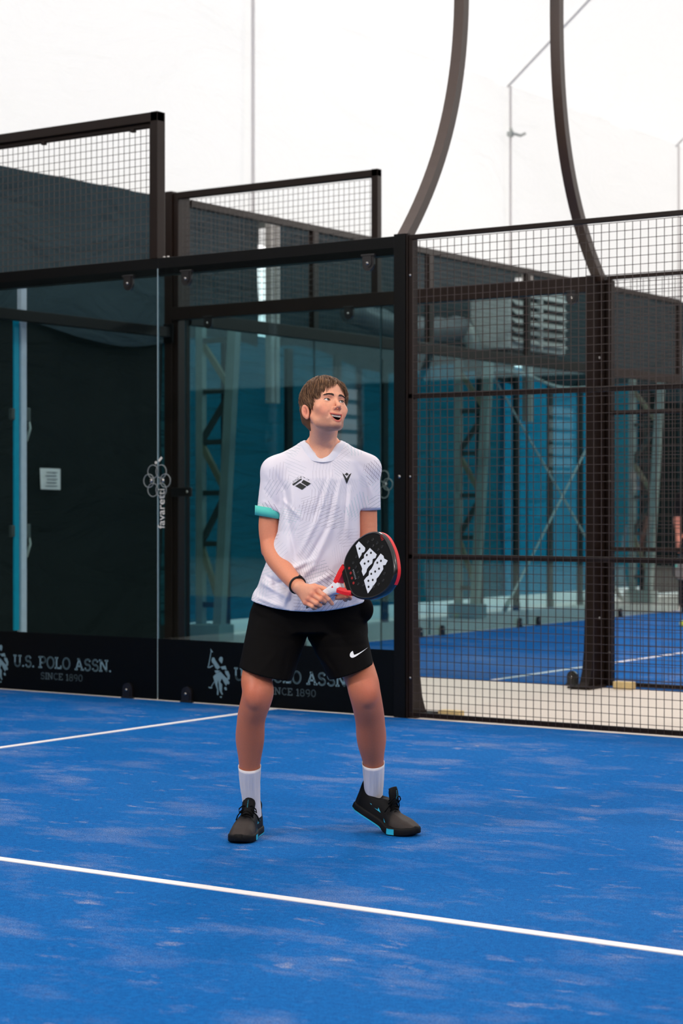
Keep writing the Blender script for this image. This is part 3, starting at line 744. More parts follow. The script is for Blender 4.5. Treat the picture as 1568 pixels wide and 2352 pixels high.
# ------------------------------------------------------------------ implicit-surface sculpting kit
class Field:
    """signed distance field on a regular grid, meshed with surface nets"""
    def __init__(s, lo, hi, h):
        s.h = h; s.lo = np.array(lo, float)
        s.n = np.ceil((np.array(hi) - s.lo) / h).astype(int) + 1
        s.D = np.full(s.n, 0.3, np.float32)
        s.ax = [s.lo[i] + h * np.arange(s.n[i]) for i in range(3)]
    def block(s, lo, hi):
        a = np.clip(np.floor((np.array(lo) - s.lo) / s.h).astype(int), 0, s.n)
        b = np.clip(np.ceil((np.array(hi) - s.lo) / s.h).astype(int) + 1, 0, s.n)
        sl = tuple(slice(a[i], b[i]) for i in range(3))
        X, Y, Z = np.meshgrid(s.ax[0][sl[0]], s.ax[1][sl[1]], s.ax[2][sl[2]], indexing='ij')
        return sl, X, Y, Z
    def put(s, fn, lo, hi, k=0.0, op='add', pad=None):
        m = (k + 3 * s.h) if pad is None else pad
        sl, X, Y, Z = s.block(np.array(lo) - m, np.array(hi) + m)
        if X.size == 0: return
        d = fn(X, Y, Z); c = s.D[sl]
        if op == 'add':
            r = smin(c, d, k)
        elif op == 'sub':
            r = -smin(-c, d, k)
        else:
            r = -smin(-c, -d, k)
        s.D[sl] = r
    def cone(s, a, b, r1, r2, k=0.01, op='add'):
        a = np.array(a, float); b = np.array(b, float); r = max(r1, r2)
        s.put(lambda X, Y, Z: f_cone(X, Y, Z, a, b, r1, r2), np.minimum(a, b) - r, np.maximum(a, b) + r, k, op)
    def ell(s, c, r, k=0.01, op='add', R=None):
        c = np.array(c, float); r = np.array(r, float); m = r.max() if R is not None else r
        s.put(lambda X, Y, Z: f_ell(X, Y, Z, c, r, R), c - m, c + m, k, op)
    def chain(s, pts, rad, k=0.01):
        for p, q, a, b in zip(pts[:-1], pts[1:], rad[:-1], rad[1:]): s.cone(p, q, a, b, k)
    def limb(s, pts, rad, n=7, k=0.004):
        """smooth tapering limb through joints (Catmull-Rom)"""
        P = [np.array(p, float) for p in pts]; m = len(P); Q = []; R = []
        for i in range(m - 1):
            a, b, c, d = P[max(i - 1, 0)], P[i], P[i + 1], P[min(i + 2, m - 1)]; ra, rb, rc, rd = rad[max(i - 1, 0)], rad[i], rad[i + 1], rad[min(i + 2, m - 1)]
            for j in range(n):
                t = j / n; w = (0.5 * (-t + 2 * t * t - t ** 3), 0.5 * (2 - 5 * t * t + 3 * t ** 3), 0.5 * (t + 4 * t * t - 3 * t ** 3), 0.5 * (-t * t + t ** 3))
                Q.append(a * w[0] + b * w[1] + c * w[2] + d * w[3]); R.append(ra * w[0] + rb * w[1] + rc * w[2] + rd * w[3])
        Q.append(P[-1]); R.append(rad[-1]); s.chain(Q, R, k)
    def mesh(s):
        return surface_nets(s.D, s.lo, s.h)

def smin(a, b, k):
    if k <= 0: return np.minimum(a, b)
    h = np.clip(0.5 + 0.5 * (b - a) / k, 0, 1)
    return b + (a - b) * h - k * h * (1 - h)

def f_cone(X, Y, Z, a, b, r1, r2):
    v = b - a; l2 = max(float(v @ v), 1e-12)
    t = np.clip(((X - a[0]) * v[0] + (Y - a[1]) * v[1] + (Z - a[2]) * v[2]) / l2, 0, 1)
    return np.sqrt((X - a[0] - t * v[0]) ** 2 + (Y - a[1] - t * v[1]) ** 2 + (Z - a[2] - t * v[2]) ** 2) - (r1 + (r2 - r1) * t)

def f_ell(X, Y, Z, c, r, R=None):
    x, y, z = X - c[0], Y - c[1], Z - c[2]
    if R is not None:
        x, y, z = (R[0][0] * x + R[0][1] * y + R[0][2] * z, R[1][0] * x + R[1][1] * y + R[1][2] * z, R[2][0] * x + R[2][1] * y + R[2][2] * z)
    k0 = np.sqrt((x / r[0]) ** 2 + (y / r[1]) ** 2 + (z / r[2]) ** 2)
    k1 = np.sqrt((x / r[0] ** 2) ** 2 + (y / r[1] ** 2) ** 2 + (z / r[2] ** 2) ** 2) + 1e-9
    return k0 * (k0 - 1) / k1

def surface_nets(D, lo, h):
    S = D < 0
    n = np.array(D.shape) - 1
    cnt = np.zeros(n, np.int8)
    for i in (0, 1):
        for j in (0, 1):
            for k in (0, 1):
                cnt += S[i:i + n[0], j:j + n[1], k:k + n[2]]
    mask = (cnt > 0) & (cnt < 8)
    cells = np.argwhere(mask)
    idx = np.full(n, -1, np.int64); idx[mask] = np.arange(len(cells))
    acc = np.zeros((len(cells), 3)); num = np.zeros(len(cells))
    cor = [(i, j, k) for i in (0, 1) for j in (0, 1) for k in (0, 1)]
    for a in cor:
        for ax in range(3):
            if a[ax]: continue
            b = list(a); b[ax] = 1
            da = D[cells[:, 0] + a[0], cells[:, 1] + a[1], cells[:, 2] + a[2]]
            db = D[cells[:, 0] + b[0], cells[:, 1] + b[1], cells[:, 2] + b[2]]
            m = (da < 0) != (db < 0)
            t = np.where(m, da / np.where(m, da - db, 1), 0)
            p = np.array(a, float)[None] + 0 * acc; p[:, ax] += t
            acc[m] += p[m]; num[m] += 1
    V = lo + h * (cells + acc / num[:, None])
    F = []
    for ax in range(3):
        u, v = (ax + 1) % 3, (ax + 2) % 3
        sl0 = [slice(None)] * 3; sl1 = [slice(None)] * 3
        sl0[ax] = slice(0, -1); sl1[ax] = slice(1, None)
        E = np.argwhere(S[tuple(sl0)] != S[tuple(sl1)])
        ok = (E[:, u] > 0) & (E[:, v] > 0) & (E[:, u] < n[u]) & (E[:, v] < n[v])
        E = E[ok]
        flip = S[tuple(E.T)]
        q = []
        for du, dv in ((0, 0), (1, 0), (1, 1), (0, 1)):
            c = E.copy(); c[:, u] -= du; c[:, v] -= dv; q.append(idx[tuple(c.T)])
        Q = np.stack(q, 1); Q[flip] = Q[flip][:, ::-1]
        F.append(Q)
    return V, np.concatenate(F)

def relax(V, F, it=1, lam=0.5):
    """light Laplacian smoothing"""
    for _ in range(it):
        acc = np.zeros_like(V); num = np.zeros(len(V))
        for a, b in ((0, 1), (1, 2), (2, 3), (3, 0)):
            np.add.at(acc, F[:, a], V[F[:, b]]); np.add.at(acc, F[:, b], V[F[:, a]])
            np.add.at(num, F[:, a], 1); np.add.at(num, F[:, b], 1)
        V = V + lam * (acc / np.maximum(num, 1)[:, None] - V)
    return V

def np_mesh(name, V, F, material, parent=None, cols=None, solidify=0.0, flip=False):
    me = bpy.data.meshes.new(name)
    if flip: F = F[:, ::-1]
    used = np.unique(F); remap = np.full(len(V), -1, np.int64); remap[used] = np.arange(len(used))
    V = V[used]; F = remap[F]
    me.vertices.add(len(V)); me.vertices.foreach_set('co', V.astype(np.float32).ravel())
    me.loops.add(F.size); me.loops.foreach_set('vertex_index', F.astype(np.int32).ravel())
    me.polygons.add(len(F)); me.polygons.foreach_set('loop_start', np.arange(0, F.size, 4, dtype=np.int32))
    me.polygons.foreach_set('loop_total', np.full(len(F), 4, np.int32))
    me.polygons.foreach_set('use_smooth', np.ones(len(F), bool))
    me.update(calc_edges=True); me.validate()
    if cols is not None:
        at = me.color_attributes.new('tone', 'FLOAT_COLOR', 'POINT')
        c = np.ones((len(V), 4), np.float32); c[:, :3] = cols[used]
        at.data.foreach_set('color', c.ravel())
    me.materials.append(MATS[material])
    o = bpy.data.objects.new(name, me); COL.objects.link(o)
    if parent is not None: o.parent = parent
    if solidify:
        m = o.modifiers.new('cloth', 'SOLIDIFY'); m.thickness = solidify; m.offset = -1
    return o
# ------------------------------------------------------------------ the player
# local frame of the player: x to the right of the view, y away from the camera, z up, metres
PROOT = Vector(CAM) + Vector((-math.sin(YAW), math.cos(YAW), 0)) * 7.85 + Vector((math.cos(YAW), math.sin(YAW), 0)) * -0.07613
def J(px, py, y=0.0):
    """survey point of the photograph turned into metres at its own distance"""
    d = 7.85 + y
    return np.array([(px - 784) / 4537.0 * d + 0.07613, y, 1.31 + (1165 - py) / 4537.0 * d])

def tone_mat(name, rough=0.5, spec=0.4, sss=0.0, noise_amt=0.0, nscale=120, bump=0.0, sheen=0.0):
    m, N, L = new_mat(name)
    out = nd(N, 'ShaderNodeOutputMaterial'); p = nd(N, 'ShaderNodeBsdfPrincipled'); L.new(p.outputs[0], out.inputs[0])
    a = nd(N, 'ShaderNodeAttribute', attribute_name='tone')
    tc = nd(N, 'ShaderNodeTexCoord'); no = nd(N, 'ShaderNodeTexNoise', i_Scale=nscale, i_Detail=4.0, i_Roughness=0.6)
    L.new(tc.outputs['Object'], no.inputs['Vector'])
    mr = nd(N, 'ShaderNodeMapRange'); mr.inputs['To Min'].default_value = 1 - noise_amt; mr.inputs['To Max'].default_value = 1 + noise_amt
    L.new(no.outputs[0], mr.inputs['Value'])
    mx = nd(N, 'ShaderNodeVectorMath', operation='SCALE'); L.new(a.outputs['Color'], mx.inputs[0]); L.new(mr.outputs[0], mx.inputs['Scale'])
    L.new(mx.outputs[0], p.inputs['Base Color'])
    p.inputs['Roughness'].default_value = rough; p.inputs['Specular IOR Level'].default_value = spec
    if sheen: p.inputs['Sheen Weight'].default_value = sheen
    if sss:
        p.inputs['Subsurface Weight'].default_value = sss; p.inputs['Subsurface Radius'].default_value = (0.010, 0.004, 0.002); p.inputs['Subsurface Scale'].default_value = 1.0
    if bump:
        b = nd(N, 'ShaderNodeBump', i_Strength=bump, i_Distance=0.002); L.new(no.outputs[0], b.inputs['Height']); L.new(b.outputs[0], p.inputs['Normal'])
    return m
tone_mat('skin', 0.48, 0.4, 0.12, 0.10, 160, 0.15)
tone_mat('hair', 0.58, 0.28, 0, 0.25, 90, 0.0)
tone_mat('shoe_mat', 0.6, 0.12, 0, 0.18, 220, 0.2)
mat('teeth', (232, 226, 212), 0.3)
mat('eye_white', (214, 208, 204), 0.15)
mat('iris', (62, 48, 40), 0.1)
mat('brow_hair', (58, 38, 28), 0.6)
mat('shorts_black', (12, 10, 10), 0.8, var=0.2, scale=60, spec=0.06, bump=0.1, bscale=700)
mat('print_white', (235, 235, 238), 0.6)
mat('print_black', (16, 16, 18), 0.6)
mat('cuff_mint', (86, 205, 190), 0.7, var=0.06, bump=0.1, bscale=600)
mat('sock_white', (226, 218, 220), 0.85, var=0.04, bump=0.25, bscale=500)
mat('strap_black', (16, 14, 15), 0.6, bump=0.2, bscale=600)
mat('rubber_black', (22, 21, 21), 0.65, var=0.2, spec=0.15)
mat('accent_cyan', (40, 178, 208), 0.5)
mat('lace_black', (10, 10, 10), 0.8, spec=0.08)
mat('collar_white', (222, 220, 232), 0.8)

# shirt cloth: white with patches of fine hatched strokes
def shirt_mat():
    m, N, L = new_mat('shirt_print')
    out = nd(N, 'ShaderNodeOutputMaterial'); p = nd(N, 'ShaderNodeBsdfPrincipled'); L.new(p.outputs[0], out.inputs[0])
    tc = nd(N, 'ShaderNodeTexCoord')
    def mth(op, a, b=None, c=None):
        n = nd(N, 'ShaderNodeMath', operation=op)
        for i, v in enumerate((a, b, c)):
            if v is None: continue
            if isinstance(v, (int, float)): n.inputs[i].default_value = v
            else: L.new(v, n.inputs[i])
        return n.outputs[0]
    sep = nd(N, 'ShaderNodeSeparateXYZ'); L.new(tc.outputs['Object'], sep.inputs[0])
    comb = nd(N, 'ShaderNodeCombineXYZ'); L.new(sep.outputs[0], comb.inputs[0]); L.new(sep.outputs[2], comb.inputs[1])
    base = None; colr = None
    white = lin((228, 221, 230))
    prev = nd(N, 'ShaderNodeRGB'); prev.outputs[0].default_value = (*white, 1); prev = prev.outputs[0]
    for layer, (vs, freq, width, off, keep) in enumerate([(12.0, 78.0, 0.12, 0.0, 0.25), (15.0, 110.0, 0.12, 5.3, 0.45)]):
        ad = nd(N, 'ShaderNodeVectorMath', operation='ADD'); ad.inputs[1].default_value = (off, off * 0.7, 0); L.new(comb.outputs[0], ad.inputs[0])
        vo = nd(N, 'ShaderNodeTexVoronoi', voronoi_dimensions='2D', i_Scale=vs); L.new(ad.outputs[0], vo.inputs['Vector'])
        sc = nd(N, 'ShaderNodeSeparateColor'); L.new(vo.outputs['Color'], sc.inputs[0])
        ang = mth('MULTIPLY', sc.outputs[0], 2 * PI)
        u = mth('ADD', mth('MULTIPLY', sep.outputs[0], mth('COSINE', ang)), mth('MULTIPLY', sep.outputs[2], mth('SINE', ang)))
        w = mth('FRACT', mth('MULTIPLY', u, freq))
        line = mth('LESS_THAN', w, width)
        on = mth('GREATER_THAN', sc.outputs[1], keep)
        inside = mth('LESS_THAN', vo.outputs['Distance'], mth('MULTIPLY_ADD', sc.outputs[2], 0.25, 0.48))
        st = mth('MULTIPLY', mth('MULTIPLY', line, on), inside)
        st = mth('MULTIPLY', st, mth('MULTIPLY_ADD', mth('POWER', sc.outputs[2], 1.6), 0.62, 0.30))
        # stroke colour by patch: mauve grey, pale blue grey, a few mint
        cm = nd(N, 'ShaderNodeValToRGB'); cm.color_ramp.interpolation = 'CONSTANT'
        e = cm.color_ramp.elements; e[0].position = 0; e[0].color = (*lin((128, 108, 126)), 1); e[1].position = 0.50; e[1].color = (*lin((160, 166, 178)), 1)
        x = e.new(0.80); x.color = (*lin((132, 182, 190)), 1); x = e.new(0.93); x.color = (*lin((40, 178, 172)), 1)
        L.new(sc.outputs[1], cm.inputs[0])
        mx = nd(N, 'ShaderNodeMix', data_type='RGBA'); L.new(st, mx.inputs[0]); L.new(prev, mx.inputs[6]); L.new(cm.outputs[0], mx.inputs[7]); prev = mx.outputs[2]
    L.new(prev, p.inputs['Base Color'])
    p.inputs['Roughness'].default_value = 0.62; p.inputs['Specular IOR Level'].default_value = 0.35; p.inputs['Sheen Weight'].default_value = 0.15
    no = nd(N, 'ShaderNodeTexNoise', i_Scale=900.0); L.new(tc.outputs['Object'], no.inputs['Vector'])
    b = nd(N, 'ShaderNodeBump', i_Strength=0.12, i_Distance=0.002); L.new(no.outputs[0], b.inputs['Height']); L.new(b.outputs[0], p.inputs['Normal'])
shirt_mat()

person = bpy.data.objects.new('person', None); COL.objects.link(person); person.empty_display_size = 0.2
person.location = (PROOT.x, PROOT.y, 0); person.rotation_euler = (0, 0, YAW)
person['_base'] = [0.0, 0.0, 0.0]
tag(person, 'man in white patterned shirt and black shorts, knees bent, looking up smiling', 'person')

SK = np.array(lin((233, 164, 132))); SK2 = np.array(lin((214, 130, 96))); RED = np.array(lin((214, 112, 88)))
LIP = np.array(lin((186, 76, 70))); DARK = np.array(lin((60, 22, 20)))
def gauss(V, c, r): return np.exp(-(((V - np.array(c)) / np.array(r)) ** 2).sum(1))
def mixc(C, col, w): return C * (1 - w[:, None]) + np.array(col)[None] * w[:, None]

# ---- head, built in its own frame (x right of face as seen, y forward, z up), then turned and tilted
def head_rot(yaw, pitch, roll):
    cy, sy, cp, sp, cr, sr = math.cos(yaw), math.sin(yaw), math.cos(pitch), math.sin(pitch), math.cos(roll), math.sin(roll)
    return (np.array([[cr, 0, sr], [0, 1, 0], [-sr, 0, cr]]) @ np.diag([1, -1, 1.0]) @ np.array([[cy, sy, 0], [-sy, cy, 0], [0, 0, 1]]) @ np.array([[1, 0, 0], [0, cp, -sp], [0, sp, cp]]))
HR = head_rot(math.radians(29), math.radians(22), math.radians(7))
HC = J(746.0, 936.0, -0.11)
def to_body(V): return V @ HR.T + HC
def to_head(p): return HR.T @ (np.array(p) - HC)

def build_head():
    f = Field((-0.105, -0.125, -0.30), (0.105, 0.125, 0.135), 0.0019)
    f.ell((0, -0.012, 0.036), (0.075, 0.096, 0.085), 0.01)
    f.ell((0, 0.034, 0.036), (0.062, 0.046, 0.052), 0.03)
    f.ell((0, 0.030, -0.030), (0.062, 0.056, 0.070), 0.025)
    f.ell((0, 0.036, -0.068), (0.042, 0.044, 0.036), 0.025)
    for s in (-1, 1):
        f.cone((s * 0.053, -0.004, -0.046), (s * 0.043, 0.020, -0.078), 0.014, 0.013, 0.02)
        f.cone((s * 0.043, 0.020, -0.078), (s * 0.010, 0.068, -0.101), 0.013, 0.0115, 0.018)
        f.ell((s * 0.046, 0.052, -0.026), (0.021, 0.019, 0.017), 0.02)          # cheekbone
        f.ell((s * 0.035, 0.064, -0.046), (0.017, 0.015, 0.016), 0.014)         # smiling cheek
        f.cone((s * 0.012, 0.083, 0.018), (s * 0.040, 0.070, 0.019), 0.0075, 0.006, 0.014)   # brow ridge
    f.ell((0, 0.074, -0.101), (0.017, 0.014, 0.013), 0.014)                     # chin
    f.ell((0, 0.067, -0.072), (0.031, 0.019, 0.024), 0.016)                     # muzzle
    for s in (-1, 1):
        f.ell((s * 0.0325, 0.090, -0.001), (0.0165, 0.0155, 0.0120), 0.012, 'sub')     # eye socket
    f.cone((0, 0.080, 0.010), (0, 0.1035, -0.029), 0.0066, 0.0080, 0.007)        # nose
    f.ell((0, 0.1065, -0.0345), (0.0098, 0.0100, 0.0088), 0.005)
    for s in (-1, 1):
        f.ell((s * 0.0122, 0.0925, -0.0395), (0.0072, 0.0100, 0.0072), 0.005)
        f.ell((s * 0.0068, 0.0995, -0.0455), (0.0036, 0.0055, 0.0034), 0.002, 'sub')   # nostril
    # lids around the eyeball, with an almond opening
    for s in (-1, 1):
        c = np.array([s * 0.031, 0.0665, -0.001])
        f.ell(c, (0.0150, 0.0146, 0.0140), 0.004)
        def almond(X, Y, Z, c=c, s=s):
            x = (X - c[0]) / 0.0138
            up = 0.0046 * np.maximum(1 - np.abs(x) ** 2.2, 0); dn = -0.0046 * np.maximum(1 - np.abs(x) ** 2.4, 0)
            zz = Z - c[2] - 0.0012 * x * s
            d = np.maximum(zz - up, dn - zz)
            return np.maximum(np.maximum(d, (np.abs(x) - 1) * 0.0138), (c[1] - Y) * 1.0)
        f.put(almond, c - 0.018, c + 0.022, 0.0008, 'sub')
        f.cone(c + np.array([-0.013, 0.0105, 0.0072]), c + np.array([0.013, 0.0105, 0.0072]), 0.0014, 0.0014, 0.003)  # lid crease fold
    # open smiling mouth
    def mouth(X, Y, Z):
        x = X / 0.0255
        top = -0.0645 + 0.0050 * np.abs(x) ** 2; bot = -0.0885 + 0.0270 * np.abs(x) ** 2.2
        d = np.maximum(Z - top, bot - Z)
        return np.maximum(d, 0.050 - Y)
    f.put(mouth, (-0.03, 0.048, -0.095), (0.03, 0.11, -0.05), 0.002, 'sub')
    up = [(x, 0.0895 - 0.9 * (x / 0.04) ** 2 * 0.022, -0.0630 + 0.0050 * (x / 0.0255) ** 2) for x in np.linspace(-0.027, 0.027, 9)]
    lo_ = [(x, 0.0875 - 0.9 * (x / 0.04) ** 2 * 0.024, -0.0915 + 0.0305 * (abs(x) / 0.0265) ** 2.2) for x in np.linspace(-0.026, 0.026, 9)]
    f.chain(up, [0.0015, 0.0022, 0.0026, 0.003, 0.0027, 0.003, 0.0026, 0.0022, 0.0015], 0.003)
    f.chain(lo_, [0.0015, 0.0024, 0.0032, 0.0038, 0.0042, 0.0038, 0.0032, 0.0024, 0.0015], 0.0035)
    for s in (-1, 1):   # smile folds
        f.chain([(s * 0.019, 0.092, -0.043), (s * 0.028, 0.083, -0.055), (s * 0.034, 0.074, -0.068)], [0.001, 0.0012, 0.001], 0.001) if False else None
        pts = [(s * 0.020, 0.0945, -0.044), (s * 0.030, 0.0865, -0.056), (s * 0.0365, 0.077, -0.071)]
        for p, q in zip(pts[:-1], pts[1:]): f.cone(p, q, 0.0016, 0.0016, 0.010, 'sub')
    # ears
    for s in (-1, 1):
        a = math.radians(20) * s; b = math.radians(12)
        Rz = np.array([[math.cos(a), math.sin(a), 0], [-math.sin(a), math.cos(a), 0], [0, 0, 1]])
        Rx = np.array([[1, 0, 0], [0, math.cos(b), math.sin(b)], [0, -math.sin(b), math.cos(b)]])
        R = Rx @ Rz
        c = np.array([s * 0.0800, -0.016, -0.022])
        f.ell(c, (0.0075, 0.0185, 0.0310), 0.006, 'add', R)
        f.ell(c + np.array([s * 0.0075, 0.0045, 0.000]), (0.0085, 0.0105, 0.0185), 0.003, 'sub', R)
        f.ell(c + np.array([s * 0.002, -0.004, 0.008]), (0.0045, 0.004, 0.012), 0.003, 'add', R)
        f.ell(c + np.array([-s * 0.002, 0.006, -0.026]), (0.006, 0.008, 0.009), 0.005)
    # neck down to the collar
    nb = to_head(J(742, 1072, 0.015)); nm_ = to_head(J(741, 1020, -0.015)); nt = np.array([0, -0.022, -0.055])
    f.chain([nt, nm_, nb], [0.050, 0.0535, 0.066], 0.022)
    f.ell(to_head(J(741, 1063, -0.024)), (0.070, 0.062, 0.058), 0.035)
    for q0, q1 in ((J(716, 965, -0.06), J(738, 1048, -0.066)), (J(770, 985, -0.06), J(752, 1048, -0.068))):
        f.cone(to_head(q0), to_head(q1), 0.010, 0.008, 0.018)
    f.ell(to_head(J(757, 1018, -0.078)), (0.010, 0.010, 0.012), 0.014)
    V, F = f.mesh(); V = relax(V, F, 1, 0.35)
    # skin tones
    C = np.repeat(SK[None], len(V), 0)
    for s in (-1, 1):
        C = mixc(C, RED, 0.55 * gauss(V, (s * 0.045, 0.06, -0.042), (0.022, 0.03, 0.022)))
        C = mixc(C, RED, 0.65 * gauss(V, (s * 0.082, -0.016, -0.02), (0.012, 0.03, 0.036)))
        C = mixc(C, np.array(lin((150, 66, 54))), 0.7 * gauss(V, (s * 0.081, -0.008, -0.026), (0.006, 0.008, 0.012)))
        C = mixc(C, np.array(lin((176, 104, 84))), 0.45 * gauss(V, (s * 0.031, 0.085, 0.008), (0.020, 0.02, 0.006)))
    C = mixc(C, RED, 0.45 * gauss(V, (0, 0.10, -0.036), (0.014, 0.014, 0.012)))
    stub = np.clip((-0.058 - V[:, 2]) / 0.02, 0, 1) * np.clip((V[:, 1] - 0.0) / 0.03, 0, 1) * (V[:, 2] > -0.135)
    C = mixc(C, lin((140, 96, 80)), 0.42 * stub)
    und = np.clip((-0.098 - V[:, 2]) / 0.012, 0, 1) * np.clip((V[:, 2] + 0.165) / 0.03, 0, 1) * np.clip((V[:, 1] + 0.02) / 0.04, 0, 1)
    C = mixc(C, lin((128, 88, 76)), 0.45 * und)  # under the jaw: beard tone plus shading painted into the skin
    x = np.clip(np.abs(V[:, 0]) / 0.0265, 0, 1.2)
    on = (np.abs(V[:, 0]) < 0.028) & (V[:, 1] > 0.066)
    topz = -0.0630 + 0.0050 * x ** 2; botz = -0.0915 + 0.0305 * x ** 2.2
    du = np.abs(V[:, 2] - topz); db = np.abs(V[:, 2] - botz)
    C = mixc(C, LIP, on * np.clip(1 - np.minimum(du / 0.0042, db / 0.0055), 0, 1) ** 0.5 * 0.95)
    inn = (np.abs(V[:, 0]) < 0.027) & (V[:, 2] < topz + 0.001) & (V[:, 2] > botz - 0.001) & (V[:, 1] < 0.078 - 0.3 * x * 0.02) & (V[:, 1] > 0.04)
    C = mixc(C, DARK * 0.4, inn * 0.95)
    nos = np.zeros(len(V))
    for s in (-1, 1): nos = np.maximum(nos, gauss(V, (s * 0.0068, 0.098, -0.0445), (0.0036, 0.004, 0.003)))
    C = mixc(C, DARK, nos * 0.7)
    return to_body(V), F[:, ::-1], C, V
HV, HF, HCOL, HLOC = build_head()

# ---- trunk, arms and legs
def build_trunk():
    f = Field((-0.38, -0.32, 0.06), (0.30, 0.30, 1.62), 0.0046)
    f.chain([J(742, 1060, 0.015), J(738, 1120, 0.02), J(722, 1250, 0.05), J(708, 1390, 0.10)], [0.075, 0.105, 0.105, 0.125], 0.05)
    sl, sr = J(638, 1090, 0.03), J(840, 1085, 0.03)
    f.cone(J(742, 1056, 0.02), sl, 0.045, 0.040, 0.03); f.cone(J(742, 1056, 0.02), sr, 0.045, 0.040, 0.03)
    for q in (J(694, 1050, 0.03), J(788, 1048, 0.03)): f.cone(J(741, 1002, 0.02), q, 0.040, 0.030, 0.02)
    # arm on the left of the picture
    f.limb([sl, J(619, 1195, 0.035), J(622, 1250, 0.03)], [0.042, 0.0425, 0.040])
    f.limb([J(622, 1250, 0.03), J(634, 1280, -0.03), J(660, 1318, -0.12), J(690, 1352, -0.205)], [0.040, 0.0420, 0.034, 0.0265], 7, 0.006)
    f.ell(J(611, 1268, 0.045), (0.018, 0.018, 0.02), 0.02)
    # arm on the right
    f.limb([sr, J(843, 1180, 0.04), J(845, 1262, 0.03)], [0.042, 0.039, 0.037])
    f.limb([J(845, 1262, 0.03), J(838, 1295, -0.03), J(815, 1338, -0.12), J(800, 1350, -0.165)], [0.037, 0.040, 0.031, 0.026], 7, 0.006)
    # legs
    def leg(hip, pts, rad): f.limb([hip] + pts, rad)
    leg(J(655, 1425, 0.10), [J(594, 1545, -0.09), J(592, 1592, -0.135), J(577, 1650, -0.09), J(575, 1700, -0.055), J(573, 1760, -0.02), J(576, 1842, 0.035)],
        [0.095, 0.063, 0.060, 0.0545, 0.0530, 0.0405, 0.032])
    leg(J(765, 1425, 0.10), [J(824, 1545, -0.05), J(837, 1590, -0.085), J(849, 1650, -0.02), J(852, 1700, 0.03), J(857, 1752, 0.08), J(859, 1822, 0.14)],
        [0.095, 0.066, 0.061, 0.0575, 0.0555, 0.0405, 0.033])
    # kneecaps and calves
    f.ell(J(584, 1600, -0.176), (0.026, 0.020, 0.034), 0.03); f.ell(J(846, 1596, -0.128), (0.026, 0.020, 0.034), 0.03)
    f.ell(J(569, 1685, -0.03), (0.044, 0.050, 0.085), 0.025); f.ell(J(858, 1682, 0.05), (0.044, 0.050, 0.085), 0.025)
    V, F = f.mesh(); V = relax(V, F, 1, 0.4)
    C = np.repeat((SK2)[None], len(V), 0)
    arm = V[:, 2] > 0.95
    C[arm] = SK * 0.25 + SK2 * 0.75
    C[V[:, 2] > 1.44] = SK
    leg_ = V[:, 2] < 0.95
    C[leg_] = np.array(lin((196, 116, 84)))
    for p in (J(585, 1585, -0.17), J(846, 1582, -0.12)):
        C = mixc(C, lin((210, 104, 80)), 0.6 * gauss(V, p, (0.045, 0.06, 0.05)))
    for p in (J(584, 1650, -0.13), J(849, 1650, -0.07)):
        C = mixc(C, lin((158, 88, 62)), 0.55 * gauss(V, p + np.array([0, 0, -0.05]), (0.06, 0.09, 0.14)))
    C = mixc(C, RED, 0.5 * gauss(V, J(608, 1265, 0.03), (0.03, 0.05, 0.05)))
    return V, F, C
TV, TF, TC = build_trunk()

# ---- hands
def finger(f, pts, r0, k=0.0035):
    n = len(pts); rad = [r0 * (1 - 0.10 * i) for i in range(n)]
    f.chain([np.array(p) for p in pts], rad, k)
def build_hand_grip():
    f = Field(J(672, 1412, -0.275) - 0.005, J(776, 1325, -0.13) + 0.005, 0.0016)
    w = J(688, 1350, -0.205)
    mcp = [J(726, 1354, -0.232), J(717, 1365, -0.236), J(709, 1375, -0.234), J(702, 1384, -0.228)]
    for q, r in zip(mcp, (0.0135, 0.0135, 0.0125, 0.0115)): f.cone(w, q, 0.022, r, 0.010)
    f.ell(J(706, 1362, -0.212), (0.026, 0.018, 0.022), 0.012)
    f.ell(J(708, 1352, -0.200), (0.022, 0.020, 0.016), 0.012)
    for q in mcp: f.ell(q + np.array([0, -0.004, 0.001]), (0.0095, 0.0075, 0.0095), 0.005)
    finger(f, [mcp[0], J(744, 1368, -0.252), J(755, 1377, -0.250), J(762.5, 1387, -0.240)], 0.0105)
    finger(f, [mcp[1], J(736, 1377, -0.256), J(746, 1381, -0.246), J(744, 1386, -0.222)], 0.0108)
    finger(f, [mcp[2], J(727, 1386, -0.254), J(735, 1390, -0.242), J(731, 1393, -0.218)], 0.0104)
    finger(f, [mcp[3], J(717, 1393, -0.246), J(724, 1396, -0.234), J(720, 1398, -0.212)], 0.0092)
    # thumb leaves the side of the palm behind the handle
    finger(f, [J(702, 1350, -0.195), J(722, 1347, -0.188), J(742, 1352, -0.190), J(757, 1358, -0.204)], 0.0125)
    V, F = f.mesh(); V = relax(V, F, 1, 0.3)
    C = np.repeat((SK * 0.75 + SK2 * 0.25)[None], len(V), 0)
    for q in mcp: C = mixc(C, RED, 0.55 * gauss(V, q + np.array([0, -0.01, 0]), (0.012, 0.014, 0.012)))
    for p in (J(744, 1368, -0.262), J(736, 1377, -0.264), J(727, 1386, -0.262)): C = mixc(C, RED, 0.35 * gauss(V, p, (0.010, 0.012, 0.010)))
    return V, F, C
